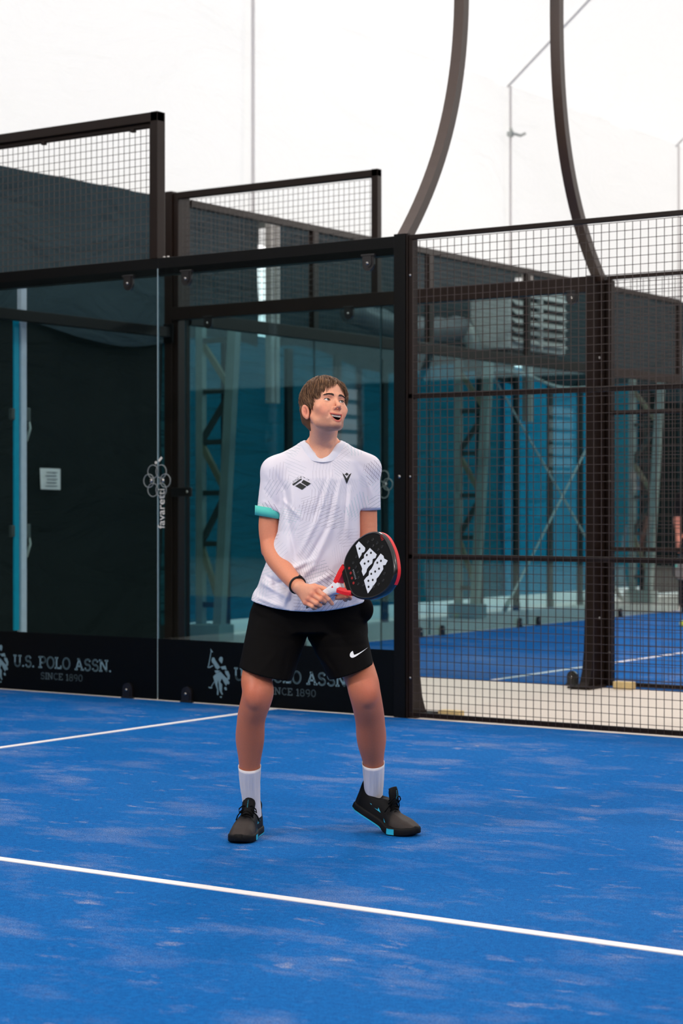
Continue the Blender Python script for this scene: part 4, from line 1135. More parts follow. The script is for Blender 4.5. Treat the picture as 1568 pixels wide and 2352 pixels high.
def build_hand_support():
    f = Field(J(755, 1402, -0.30) - 0.01, J(835, 1310, -0.12) + 0.01, 0.0018)
    w = J(802, 1349, -0.165); p = J(795, 1352, -0.195)
    f.cone(w, p, 0.023, 0.024, 0.01)
    f.ell(J(793, 1352, -0.200), (0.026, 0.016, 0.032), 0.01)
    for tip, mid, base in ((J(768, 1364, -0.215), J(780, 1366, -0.205), J(790, 1362, -0.20)),
                           (J(773, 1374, -0.222), J(783, 1373, -0.212), J(791, 1367, -0.202)),
                           (J(792, 1374, -0.235), J(793, 1377, -0.218), J(795, 1370, -0.20)),
                           (J(803, 1372, -0.240), J(803, 1374, -0.222), J(802, 1366, -0.20))):
        finger(f, [base, mid, tip], 0.0095)
    finger(f, [J(796, 1350, -0.19), J(789, 1338, -0.192), J(785, 1330, -0.20)], 0.0115)
    V, F = f.mesh(); V = relax(V, F, 1, 0.3)
    C = np.repeat((SK * 0.5 + SK2 * 0.5)[None], len(V), 0)
    return V, F, C
parts = [(HV, HF, HCOL), (TV, TF, TC), build_hand_grip(), build_hand_support()]
o = 0; vs = []; fs = []; cs = []
for v, f_, c in parts:
    vs.append(v); fs.append(f_ + o); cs.append(c); o += len(v)
body = np_mesh('body', np.concatenate(vs), np.concatenate(fs), 'skin', person, np.concatenate(cs))

def hpart(mb, name, material, parent=person, smooth=True):
    mb.v = [tuple(to_body(np.array([q]))[0]) for q in mb.v]
    return mb.build(name, material, parent, smooth)
def ball(c, r, n=14, m=10, sq=(1, 1, 1)):
    mb = MB(); vs = []; fs = []
    for j in range(m + 1):
        for i in range(n):
            t, p = PI * j / m, 2 * PI * i / n
            vs.append((c[0] + r * sq[0] * math.sin(t) * math.cos(p), c[1] + r * sq[1] * math.sin(t) * math.sin(p), c[2] + r * sq[2] * math.cos(t)))
    for j in range(m):
        for i in range(n): fs.append((j * n + i, j * n + (i + 1) % n, (j + 1) * n + (i + 1) % n, (j + 1) * n + i))
    return mb.add(vs, fs)
for s in (-1, 1):
    c = (s * 0.031, 0.0665, -0.001)
    e = hpart(ball(c, 0.0128, 24, 18), 'eyeball', 'eye_white')
    g = Vector((0.16, 0.95, 0.10)).normalized()
    cc = Vector(c) + g * 0.0106
    mb = MB(); r = g.orthogonal().normalized(); u = g.cross(r)
    rings = [(0.0058, 0.0006), (0.0045, 0.0018), (0.0025, 0.0027)]
    vs = []; n = 20
    for rad, out_ in rings: vs += [cc + g * out_ + (r * math.cos(2 * PI * k / n) + u * math.sin(2 * PI * k / n)) * rad for k in range(n)]
    vs.append(cc + g * 0.003)
    fs = [(i * n + k, i * n + (k + 1) % n, (i + 1) * n + (k + 1) % n, (i + 1) * n + k) for i in (0, 1) for k in range(n)] + [(2 * n + k, 2 * n + (k + 1) % n, 3 * n) for k in range(n)]
    hpart(mb.add(vs, fs), 'iris', 'iris')
    # eyebrow: short hairs combed outward, each a slim spike
    mb = MB(); rnd = random.Random(4 + s)
    bv = BVHTree.FromPolygons([tuple(q) for q in HLOC[::1]], [tuple(q) for q in HF]) if s == -1 else bv
    for k in range(150):
        t = rnd.random(); x = s * (0.0105 + 0.036 * t); z = 0.0145 + 0.0075 * math.sin(t * 2.2) - 0.0045 * t + rnd.uniform(-0.0028, 0.0028) * (1 - 0.6 * t)
        hit = bv.ray_cast(Vector((x, 0.14, z)), Vector((0, -1, 0)))[0]
        if hit is None: continue
        d = Vector((s * (0.5 + 0.5 * t), 0.18, 0.75 * (1 - t) - 0.25 * t)).normalized(); l = rnd.uniform(0.004, 0.007)
        mb.tube([hit - d * 0.001, hit + d * l * 0.6 + Vector((0, 0.0004, 0)), hit + d * l], [0.0008, 0.0007, 0.0001], 4, False)
    hpart(mb, 'eyebrow', 'brow_hair')
    pts = []
    for x in np.linspace(-1, 1, 13):
        zz = 0.0046 * max(1 - abs(x) ** 2.2, 0) + 0.0012 * x * s + 0.0003; xx = x * 0.0138
        pts.append((c[0] + xx, c[1] + math.sqrt(max(0.0142 ** 2 - xx ** 2 * 0.9 - zz ** 2, 1e-6)), c[2] + zz))
    hpart(MB().tube(pts, [0.0004] + [0.0009] * 11 + [0.0004], 6, False), 'lash_line', 'brow_hair')
# teeth: upper row, each tooth rounded
mb = MB()
for i in range(-5, 6):
    x = i * 0.0042; wd = 0.0022 if abs(i) > 1 else 0.0024
    mb.bbox((x - wd, 0.0775 - 0.000 - 0.45 * (x / 0.03) ** 2 * 0.03, -0.0715 + 0.0042 * (x / 0.0255) ** 2 + (0.0006 if i % 2 else 0)), (x + wd, 0.0835 - 0.45 * (x / 0.03) ** 2 * 0.03, -0.0625 + 0.004 * (x / 0.0255) ** 2), 0.0009)
hpart(mb, 'teeth', 'teeth')

# ---- hair: a cap under several hundred combed locks
def build_hair():
    f = Field((-0.11, -0.135, -0.11), (0.11, 0.115, 0.155), 0.003)
    f.ell((0, -0.016, 0.039), (0.081, 0.102, 0.087), 0.0)
    f.ell((0.048, 0.028, 0.056), (0.020, 0.026, 0.028), 0.02)
    f.ell((0, 0.028, 0.058), (0.058, 0.050, 0.042), 0.02)
    for s in (-1, 1):
        f.cone((s * 0.070, -0.052, 0.0), (s * 0.054, -0.070, -0.040), 0.014, 0.010, 0.02)
        f.cone((s * 0.0725, 0.014, 0.02), (s * 0.0715, 0.016, -0.022), 0.008, 0.004, 0.01)     # sideburn
    f.ell((0, -0.068, -0.022), (0.056, 0.030, 0.048), 0.03)
    f.ell((0, -0.064, -0.062), (0.046, 0.018, 0.024), 0.02)
    def face(X, Y, Z):      # open the face below the hairline
        ax = np.abs(X)
        line = 0.074 - 0.034 * np.clip(ax / 0.055, 0, 1) ** 2.0 - 0.9 * np.clip(ax - 0.056, 0, 1)
        front = 0.030 + 0.0 * X
        d1 = np.maximum(Z - line, front - Y)
        d2 = np.maximum(np.maximum(Z - 0.02, 0.022 - Y), -1)
        return np.minimum(d1, d2)
    f.put(face, (-0.12, 0.02, -0.2), (0.12, 0.13, 0.09), 0.008, 'sub', 0.03)
    def ear(X, Y, Z):
        return np.maximum(np.maximum(np.abs(Y + 0.014) - 0.020, np.abs(Z + 0.03) - 0.034), 0.066 - np.abs(X))
    f.put(ear, (-0.12, -0.05, -0.08), (0.12, 0.02, 0.02), 0.004, 'sub')
    V, F = f.mesh()
    # locks
    rnd = random.Random(11); n = 0; LV = []; LF = []
    crown = np.array([0.012, -0.055, 0.13])
    c0 = np.array([0, -0.014, 0.038]); rr = np.array([0.082, 0.103, 0.088])
    cols = [np.array(lin(c)) for c in ((92, 62, 42), (114, 80, 55), (76, 51, 35), (134, 98, 69))]
    LC = []
    def lock(pts, rad, col):
        nonlocal n
        m = len(pts); ref = np.array([0, 0, 1.0])
        for i, p in enumerate(pts):
            d = pts[min(i + 1, m - 1)] - pts[max(i - 1, 0)]; d /= np.linalg.norm(d) + 1e-9
            nrm = p - c0; nrm -= d * (nrm @ d); nrm /= np.linalg.norm(nrm) + 1e-9
            b = np.cross(d, nrm)
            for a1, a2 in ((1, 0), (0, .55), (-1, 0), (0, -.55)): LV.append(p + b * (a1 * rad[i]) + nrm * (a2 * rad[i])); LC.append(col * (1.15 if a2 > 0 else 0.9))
        for i in range(m - 1):
            for k in range(4): LF.append((n + i * 4 + k, n + i * 4 + (k + 1) % 4, n + (i + 1) * 4 + (k + 1) % 4, n + (i + 1) * 4 + k))
        LF.append((n, n + 1, n + 2, n + 3)); LF.append((n + m * 4 - 4, n + m * 4 - 3, n + m * 4 - 2, n + m * 4 - 1)); n += 4 * m
    cnt = 0
    while cnt < 5200:
        th = rnd.uniform(0, 2 * PI); zz = rnd.uniform(-0.75, 1.0); q = math.sqrt(max(0, 1 - zz * zz))
        u = np.array([q * math.cos(th), q * math.sin(th), zz]); p = c0 + u * rr
        ax = abs(p[0])
        if p[1] > 0.026 and p[2] < 0.086 - 0.045 * min(ax / 0.055, 1) ** 2: continue
        if p[2] < 0.012 and p[1] > -0.028 and not (p[1] > 0.006 and p[1] < 0.022 and p[2] > -0.012): continue
        if p[2] < -0.062: continue
        cnt += 1
        front = p[1] > 0.02 and p[2] > 0.03
        L_ = rnd.uniform(0.034, 0.056) if p[2] > 0.02 else rnd.uniform(0.018, 0.028)
        if front: L_ = rnd.uniform(0.036, 0.058)
        d = p - crown; d = d / (np.linalg.norm(d) + 1e-9)
        side = 1 if p[0] + rnd.uniform(-0.016, 0.016) > 0.012 else -1
        if p[2] > 0.05: d = d + np.array([0.75 * side * (0.4 + 2 * ax / 0.08), 0.55, 0])
        d = d + np.array([rnd.uniform(-.2, .2), rnd.uniform(-.2, .2), -0.35 + rnd.uniform(-.1, .1)])
        pts = []; cur = p.copy(); steps = 6; lift = rnd.uniform(0.001, 0.007) * (1.1 if p[2] > 0.06 else 0.7) + (0.009 * rnd.random() if p[0] > 0.035 and p[1] > 0.0 and p[2] > 0.02 else 0)
        for i in range(steps):
            t = i / (steps - 1)
            w = (cur - c0) / rr; lw = np.linalg.norm(w); nrm = w / rr; nrm /= np.linalg.norm(nrm)
            surf = c0 + (w / lw) * rr
            base = surf + nrm * (0.001 + lift * math.sin(PI * min(1, t * 0.75)) )
            pts.append(base.copy())
            dd = d - nrm * (d @ nrm); dd /= np.linalg.norm(dd) + 1e-9
            cur = cur + dd * (L_ / (steps - 1)); d = d + np.array([0, 0, -0.12])
        w0 = rnd.uniform(0.0007, 0.0017)
        lock(pts, [w0 * a for a in (0.6, 1.0, 1.0, 0.85, 0.55, 0.12)], cols[rnd.randrange(4)] * rnd.uniform(0.8, 1.15))
    capc = np.repeat(np.array(lin((96, 66, 45)))[None], len(V), 0)
    allV = np.concatenate([V, np.array(LV)]); allF = np.concatenate([F, np.array(LF) + len(V)]); allC = np.concatenate([capc, np.array(LC)])
    return to_body(allV), allF[:, ::-1], allC
hv, hf, hc = build_hair()
np_mesh('hair', hv, hf, 'hair', person, hc)
# ------------------------------------------------------------------ clothes
def interp(z, zs, vs):
    return np.interp(z, zs, vs)
def line_d(X, Z, a, b):
    vx, vz = b[0] - a[0], b[2] - a[2]; l2 = vx * vx + vz * vz
    t = np.clip(((X - a[0]) * vx + (Z - a[2]) * vz) / l2, 0, 1)
    return np.sqrt((X - a[0] - t * vx) ** 2 + (Z - a[2] - t * vz) ** 2), t

FOLDS = [  # (px0, py0, px1, py1, half width mm, height mm) soft ridges (+) and furrows (-) of the cloth
 (760, 1090, 735, 1180, 7, 3.5), (735, 1180, 690, 1270, 9, 4), (782, 1100, 765, 1200, 7, 3), (765, 1200, 720, 1300, 10, 4), (720, 1300, 668, 1345, 10, 5),
 (748, 1100, 722, 1185, 6, -3), (772, 1110, 748, 1215, 7, -3.5), (748, 1215, 700, 1300, 8, -4), (805, 1120, 800, 1230, 7, 3), (795, 1110, 786, 1230, 6, -3),
 (655, 1120, 662, 1200, 7, -4), (662, 1200, 680, 1290, 8, -4), (668, 1110, 676, 1210, 8, 3), (650, 1150, 690, 1190, 6, 2.5), (640, 1320, 720, 1285, 8, 4), (625, 1345, 700, 1318, 7, -4),
 (600, 1340, 660, 1372, 9, 4), (610, 1325, 680, 1362, 6, -4), (700, 1350, 760, 1320, 9, 4.5), (740, 1375, 800, 1345, 8, 4), (735, 1390, 790, 1368, 6, -3.5), (620, 1300, 640, 1380, 8, -3),
 (590, 1375, 650, 1395, 7, 3), (670, 1340, 650, 1395, 7, 3), (690, 1330, 690, 1398, 6, -3)]
NPX = (J(741, 0)[0], 0.0, 0.0)
def neck_z(y):          # tilted neckline plane: low in front, high behind
    return J(0, 1044)[2] + np.minimum(0.78 * (y + 0.082), 0.066 + 0.06 * (y + 0.082))
def build_shirt():
    h = 0.0040
    f = Field((-0.36, -0.24, 0.86), (0.30, 0.24, 1.62), h)
    zs = [J(0, q)[2] for q in (1410, 1385, 1350, 1290, 1220, 1160, 1100, 1060, 1040, 1020)]
    cxs = [J(q, 0)[0] for q in (709, 710, 714, 716, 732, 736, 738, 740, 741, 742)]
    av = [0.242, 0.234, 0.213, 0.187, 0.163, 0.157, 0.156, 0.140, 0.115, 0.09]
    bv_ = [0.168, 0.166, 0.158, 0.142, 0.130, 0.127, 0.122, 0.106, 0.095, 0.085]
    cy = [0.055, 0.05, 0.04, 0.02, 0.005, 0.0, 0.008, 0.015, 0.018, 0.02]
    o_ = np.argsort(zs); Zs = np.array(zs)[o_]
    ztop = J(0, 1022)[2]
    def torso(X, Y, Z):
        a = interp(Z, Zs, np.array(av)[o_]); b = interp(Z, Zs, np.array(bv_)[o_]); cx = interp(Z, Zs, np.array(cxs)[o_]); c = interp(Z, Zs, np.array(cy)[o_])
        e = 2.3
        k = (np.abs((X - cx) / a) ** e + np.abs((Y - c) / b) ** e) ** (1 / e)
        return np.maximum((k - 1) * np.minimum(a, b) * 0.9, Z - ztop)
    f.put(torso, (-0.3, -0.24, 0.86), (0.3, 0.24, 1.60), 0.0)
    def plane(p, n):
        n = np.array(n, float); n /= np.linalg.norm(n)
        return lambda X, Y, Z: (X - p[0]) * n[0] + (Y - p[1]) * n[1] + (Z - p[2]) * n[2]
    cl = plane(J(618, 1171, 0.03), np.array([-0.16, 0, -1.0])); cr = plane(J(846, 1168, 0.03), np.array([0.0, 0.0, -1.0]))
    def sleeve(a, b, r1, r2, cut):
        a = np.array(a); b = np.array(b)
        f.put(lambda X, Y, Z: np.maximum(f_cone(X, Y, Z, a, b, r1, r2), cut(X, Y, Z)), np.minimum(a, b) - max(r1, r2), np.maximum(a, b) + max(r1, r2), 0.018)
    f.cone(J(716, 1044, 0.022), J(634, 1084, 0.032), 0.058, 0.060, 0.03); f.cone(J(766, 1044, 0.022), J(842, 1076, 0.032), 0.056, 0.058, 0.03)
    sleeve(J(638, 1085, 0.032), J(618, 1205, 0.035), 0.066, 0.055, cl)
    sleeve(J(838, 1080, 0.032), J(847, 1195, 0.038), 0.060, 0.0475, cr)
    for a0, b0, a1, b1, w, hh in FOLDS:
        A, B = J(a0, b0, -0.12), J(a1, b1, -0.12); w /= 1000 * 0.9; hh /= 1000
        lo = np.minimum(A, B) - 0.035; hi = np.maximum(A, B) + 0.035; lo[1] = -0.24; hi[1] = 0.02
        sl, X, Y, Z = f.block(lo, hi)
        d, t = line_d(X, Z, A, B)
        f.D[sl] -= (2.0 * hh * np.exp(-(d / w) ** 2) * np.sin(PI * (0.08 + 0.84 * t)) ** 0.7 * np.clip((0.02 - Y) / 0.05, 0, 1)).astype(np.float32)
    for a0, b0, a1, b1, w, hh in [(612, 1085, 640, 1150, 6, 3), (604, 1120, 640, 1165, 6, -3), (625, 1075, 655, 1130, 6, -3), (600, 1150, 640, 1170, 6, 3), (845, 1085, 858, 1150, 5, 3), (838, 1100, 846, 1160, 5, -3)]:
        A, B = J(a0, b0, 0), J(a1, b1, 0); w /= 900; hh /= 1000
        lo = np.minimum(A, B) - 0.03; hi = np.maximum(A, B) + 0.03; lo[1] = -0.1; hi[1] = 0.03
        sl, X, Y, Z = f.block(lo, hi); d, t = line_d(X, Z, A, B)
        f.D[sl] -= (hh * np.exp(-(d / w) ** 2) * np.sin(PI * t) ** 0.6).astype(np.float32)
    xm = J(710, 0)[0]
    sl, X, Y, Z = f.block((-1, -1, 0), (1, 1, 2))
    # soft drape: slanting waves that grow toward the loose hem, weaker over the chest
    low = np.clip((1.30 - Z) / 0.30, 0.12, 1.0)
    f.D += (low * (0.0030 * np.sin(46 * X + 17 * Z + 3 * np.sin(9 * Z + 4 * Y)) + 0.0022 * np.sin(-38 * X + 44 * Z + 2.2 * np.sin(21 * X)) + 0.0016 * np.sin(90 * X + 30 * Z + 1.0))).astype(np.float32)
    hem = J(0, 1402)[2] + 0.034 * np.clip(np.abs(X - xm) / 0.22, 0, 1.3) ** 2 + 0.02 * (Y > 0.05) - Z     # dips in front
    nk = np.maximum(np.sqrt(((X - NPX[0]) / 0.0745) ** 2 + ((Y - 0.008) / 0.090) ** 2) - 1, -9) * 0.075
    nk = np.maximum(nk, (neck_z(Y) - Z) * 0.83)
    well = np.maximum((np.sqrt(((X - NPX[0]) / 0.069) ** 2 + ((Y - 0.008) / 0.084) ** 2) - 1) * 0.07, (neck_z(Y) - 0.04 - Z) * 0.83)
    f.D = np.maximum(np.maximum(np.maximum(f.D, hem), -nk), -well).astype(np.float32)
    V, F = f.mesh()
    return relax(V, F, 2, 0.35), F
SV, SF = build_shirt()
shirt = np_mesh('shirt', SV, SF, 'shirt_print', person)
tag(shirt, 'white short-sleeved shirt printed with fine hatched strokes')
SBV = BVHTree.FromPolygons([tuple(q) for q in SV], [tuple(q) for q in SF])

def band_mesh(name, rings, material, parent):
    """closed band through equal rings of points"""
    mb = MB(); n = len(rings[0]); vs = [tuple(p) for r in rings for p in r]
    fs = [(i * n + k, i * n + (k + 1) % n, (i + 1) * n + (k + 1) % n, (i + 1) * n + k) for i in range(len(rings) - 1) for k in range(n)]
    return mb.add(vs, fs).build(name, material, parent, True)
def ring_pts(c, ax, rx, ry, n=40, ref=(0, 1, 0)):
    ax = Vector(ax).normalized(); r = Vector(ref); r = (r - ax * r.dot(ax)).normalized(); u = ax.cross(r)
    return [Vector(c) + r * (ry * math.cos(2 * PI * k / n)) + u * (rx * math.sin(2 * PI * k / n)) for k in range(n)]
# mint cuff on the left sleeve of the picture, white turned cuff on the other
ca, cb = Vector(J(619, 1166, 0.034)), Vector(J(617.5, 1188, 0.036)); ax = Vector((0.035, 0.02, -1))
tilt = Vector((-0.17, 0, -1)).normalized()
cuff = band_mesh('cuff', [ring_pts(ca, tilt, 0.0545, 0.057), ring_pts(ca, tilt, 0.0592, 0.0605), ring_pts(ca.lerp(cb, .5), tilt, 0.0585, 0.0595), ring_pts(cb, tilt, 0.0578, 0.059), ring_pts(cb - tilt * 0.002, tilt, 0.053, 0.054), ring_pts(ca.lerp(cb, .5), tilt, 0.050, 0.052)], 'cuff_mint', shirt)
cuff['label'] = 'mint green sleeve cuff'
t2 = Vector((0.03, 0.05, -1)).normalized(); ca, cb = Vector(J(846, 1160, 0.038)), Vector(J(847, 1171, 0.04))
band_mesh('cuff', [ring_pts(ca, t2, 0.0475, 0.050), ring_pts(cb, t2, 0.0475, 0.050), ring_pts(cb - t2 * 0.002, t2, 0.0445, 0.047)], 'collar_white', shirt)
# ribbed collar following the neckline edge
def collar_ring(dr, dz):
    out_ = []
    for k in range(56):
        a = 2 * PI * k / 56; x = NPX[0] + (0.0745 + dr) * math.cos(a); y = 0.008 + (0.090 + dr) * math.sin(a)
        zp = float(neck_z(0.008 + 0.090 * math.sin(a)))
        hit = SBV.ray_cast(Vector((NPX[0] + (0.0745 + max(dr, 0.004)) * math.cos(a), 0.008 + (0.090 + max(dr, 0.004)) * math.sin(a), 1.75)), Vector((0, 0, -1)))[0]
        zs_ = hit.z if hit is not None else zp
        out_.append(Vector((x, y, max(zs_, zp - 0.03) + dz)))
    return out_
band_mesh('collar', [collar_ring(0.018, -0.003), collar_ring(0.017, 0.0025), collar_ring(0.009, 0.0035), collar_ring(0.001, 0.006), collar_ring(-0.004, 0.006), collar_ring(-0.006, -0.002), collar_ring(-0.005, -0.012)], 'collar_white', shirt)

# printed marks laid onto cloth: small facets pushed onto the surface along the view-depth axis
def decal(name, polys, bvh, material, parent, lift=0.0018, step=0.004, y0=-0.6):
    mb = MB()
    for poly in polys:
        bm = bmesh.new(); vs = [bm.verts.new((p[0], 0, p[2])) for p in poly]
        try: fce = bm.faces.new(vs)
        except ValueError: bm.free(); continue
        bmesh.ops.triangulate(bm, faces=[fce])
        for _ in range(3):
            es = [e for e in bm.edges if e.calc_length() > step]
            if not es: break
            bmesh.ops.subdivide_edges(bm, edges=es, cuts=1); bmesh.ops.triangulate(bm, faces=[x for x in bm.faces if len(x.verts) > 3])
        bm.verts.index_update(); pts = []
        for v in bm.verts:
            hit = bvh.ray_cast(Vector((v.co.x, y0, v.co.z)), Vector((0, 1, 0)))
            pts.append((v.co.x, (hit[0].y if hit[0] else 0.0) - lift, v.co.z))
        mb.add(pts, [[v.index for v in x.verts] for x in bm.faces]); bm.free()
    return mb.build(name, material, parent, True)
Z2 = lambda q: J(560 + q[0] / 4.612, 980 + q[1] / 4.612, -0.12)
decal('chest_emblem', [[Z2(q) for q in p] for p in ([(1042, 490), (1062, 505), (1088, 548), (1114, 506), (1140, 488), (1090, 606)], [(1068, 502), (1090, 485), (1110, 502), (1090, 518)])], SBV, 'print_black', shirt)
decal('court_badge', [[Z2(q) for q in p] for p in ([(508, 612), (600, 550), (615, 556), (524, 622)], [(540, 628), (594, 596), (660, 634), (614, 668)], [(606, 590), (630, 562), (708, 602), (668, 630)])], SBV, 'print_black', shirt)
rb = random.Random(3); sc = []
for k in range(26):   # scribbled word above the badge
    t = rb.random(); x = 508 + 92 * t + rb.uniform(-5, 12); y = 592 - 62 * t + rb.uniform(-14, 14); a = rb.uniform(0, PI); l = rb.uniform(5, 11)
    dx, dy = l * math.cos(a), l * math.sin(a); w = 1.8
    sc.append([(x - dx, y - dy), (x + dx, y + dy), (x + dx - w * math.sin(a), y + dy + w * math.cos(a)), (x - dx - w * math.sin(a), y - dy + w * math.cos(a))])
for k in range(14):
    t = rb.random(); x = 612 + 85 * t; y = 524 + 46 * t + rb.uniform(-8, 8); a = rb.uniform(0.2, 0.9); l = rb.uniform(4, 9); dx, dy = l * math.cos(a), l * math.sin(a); w = 1.4
    sc.append([(x - dx, y - dy), (x + dx, y + dy), (x + dx - w * math.sin(a), y + dy + w * math.cos(a)), (x - dx - w * math.sin(a), y - dy + w * math.cos(a))])
decal('badge_scribble', [[Z2(q) for q in p] for p in sc], SBV, 'print_black', shirt)

# ---- shorts
def build_shorts():
    h = 0.0045
    f = Field((-0.34, -0.27, 0.56), (0.30, 0.27, 1.02), h)
    def trunk(X, Y, Z):
        a = interp(Z, [0.72, 0.82, 0.95, 1.0], [0.20, 0.226, 0.226, 0.222]); b = 0.152; cx = J(712, 0)[0]
        k = (np.abs((X - cx) / a) ** 2.3 + np.abs((Y - 0.075) / b) ** 2.3) ** (1 / 2.3)
        return np.maximum((k - 1) * 0.14, np.maximum(Z - 1.0, J(0, 1452)[2] - Z))
    f.put(trunk, (-0.33, -0.27, 0.6), (0.29, 0.27, 1.02), 0.0)
    def tube(a, b, r0, r1, ry0, ry1):
        a = np.array(a); b = np.array(b); v = b - a; l = np.linalg.norm(v); v = v / l
        e1 = np.array([1, 0, 0]) - v * v[0]; e1 /= np.linalg.norm(e1); e2 = np.cross(v, e1)
        def fn(X, Y, Z):
            t = (X - a[0]) * v[0] + (Y - a[1]) * v[1] + (Z - a[2]) * v[2]; s = np.clip(t / l, 0, 1.2)
            p = (X - a[0]) * e1[0] + (Y - a[1]) * e1[1] + (Z - a[2]) * e1[2]; q = (X - a[0]) * e2[0] + (Y - a[1]) * e2[1] + (Z - a[2]) * e2[2]
            rx = r0 + (r1 - r0) * s; ry = ry0 + (ry1 - ry0) * s
            k = np.sqrt((p / rx) ** 2 + (q / ry) ** 2)
            return np.maximum((k - 1) * np.minimum(rx, ry), -t)
        return fn
    la, lb = J(643, 1425, 0.09), J(609, 1548, -0.075); ra, rb_ = J(765, 1425, 0.09), J(807, 1543, -0.04)
    f.put(tube(la, lb, 0.124, 0.107, 0.13, 0.115), (-0.36, -0.27, 0.56), (0.0, 0.27, 1.0), 0.02)
    f.put(tube(ra, rb_, 0.124, 0.092, 0.13, 0.112), (-0.02, -0.27, 0.56), (0.30, 0.27, 1.0), 0.02)
    f.ell(J(838, 1400, 0.02), (0.034, 0.04, 0.048), 0.012)
    # broad folds
    for a0, b0, a1, b1, w, hh in [(590, 1430, 680, 1455, 9, 4), (600, 1460, 690, 1475, 8, -4), (720, 1475, 830, 1455, 9, 4), (725, 1490, 850, 1480, 8, -3), (640, 1490, 600, 1540, 9, 4), (720, 1500, 770, 1545, 9, 4), (660, 1490, 650, 1550, 8, -4), (570, 1400, 640, 1425, 8, 3), (790, 1420, 845, 1430, 7, 3), (740, 1495, 780, 1555, 6, -3)]:
        A, B = J(a0, b0, -0.1), J(a1, b1, -0.1); w /= 900; hh /= 1000
        lo = np.minimum(A, B) - 0.035; hi = np.maximum(A, B) + 0.035; lo[1] = -0.27; hi[1] = 0.05
        sl, X, Y, Z = f.block(lo, hi); d, t = line_d(X, Z, A, B)
        f.D[sl] -= (hh * np.exp(-(d / w) ** 2) * np.sin(PI * t) ** 0.6).astype(np.float32)
    base = f.D.copy(); sl, X, Y, Z = f.block((-1, -1, 0), (1, 1, 2))
    def pl(a, b, tip):
        n = np.array([b[0] - a[0], 0.0, b[2] - a[2]]); n = n / np.linalg.norm(n)
        return (X - tip[0]) * n[0] + (Y - tip[1]) * n[1] * 0 + (Z - tip[2]) * n[2]
    mid = J(703, 0)[0]
    cl_ = np.where(X < mid, pl(la, lb, lb), -1); cr_ = np.where(X >= mid, pl(ra, rb_, rb_), -1); tp = Z - J(0, 1368)[2]
    f.D = np.maximum(np.maximum(f.D, tp), np.maximum(cl_, cr_)).astype(np.float32)
    V, F = f.mesh()
    return relax(V, F, 2, 0.4), F
QV, QF = build_shorts()
shorts = np_mesh('shorts', QV, QF, 'shorts_black', person)
tag(shorts, 'black sports shorts with a bulging pocket')
QBV = BVHTree.FromPolygons([tuple(q) for q in QV], [tuple(q) for q in QF])
Z4 = lambda q: J(530 + q[0] / 4.238, 1360 + q[1] / 4.238, -0.1)
decal('swoosh', [[Z4(q) for q in [(1337, 545), (1290, 575), (1240, 606), (1210, 624), (1186, 633), (1168, 630), (1158, 618), (1157, 602), (1164, 586), (1174, 576), (1186, 569), (1180, 582), (1179, 594), (1186, 603), (1198, 606), (1216, 602), (1250, 588), (1295, 566)]]], QBV, 'print_white', shorts)

# ---- socks
def sock(pts, rad, name):
    n = 56; rings = []
    for i, (p, r) in enumerate(zip(pts, rad)):
        d = Vector(pts[min(i + 1, len(pts) - 1)]) - Vector(pts[max(i - 1, 0)])
        ring = ring_pts(p, d, 1, 1, n)
        rings.append([Vector(p) + (q - Vector(p)) * (r + (0.0014 * math.cos(k * 2 * PI / n * 14) if 1 < i < len(pts) - 8 else 0)) for k, q in enumerate(ring)])
    rings.insert(0, [Vector(pts[0]) + (q - Vector(pts[0])) * 0.93 + Vector((0, 0, -0.004)) for q in rings[0]])
    return band_mesh(name, rings, 'sock_white', person)
def lerp_chain(pts, rad, n):
    P = []; R = []
    for i in range(n):
        t = i / (n - 1) * (len(pts) - 1); k = min(int(t), len(pts) - 2); u = t - k
        P.append(tuple(np.array(pts[k]) * (1 - u) + np.array(pts[k + 1]) * u)); R.append(rad[k] * (1 - u) + rad[k + 1] * u)
    return P, R
sock(*lerp_chain([J(573, 1759, -0.022), J(574, 1800, 0.006), J(577, 1838, 0.032), J(583, 1875, 0.05)], [0.0455, 0.0400, 0.0362, 0.031], 16), 'sock')
sock(*lerp_chain([J(857, 1751, 0.078), J(858, 1790, 0.112), J(858, 1825, 0.142), J(862, 1850, 0.15)], [0.0458, 0.0405, 0.0370, 0.030], 16), 'sock')
# ---- cord bracelet
wc = J(683, 1344, -0.187); wax = Vector(J(690, 1352, -0.205) - J(660, 1318, -0.12)).normalized()
rg = ring_pts(wc, (wax + Vector((-0.1, 0, 0.25))).normalized(), 0.0325, 0.0325, 40)
MB().tube(rg + [rg[0]], 0.0042, 8, False).build('bracelet', 'strap_black', person, True)
kp = Vector(J(688, 1325, -0.20)); MB().tube([kp + Vector((-0.010, 0, -0.004)), kp + Vector((0, -0.004, 0.004)), kp + Vector((0.010, 0, -0.002))], [0.003, 0.0055, 0.003], 8).build('knot', 'strap_black', person, True)

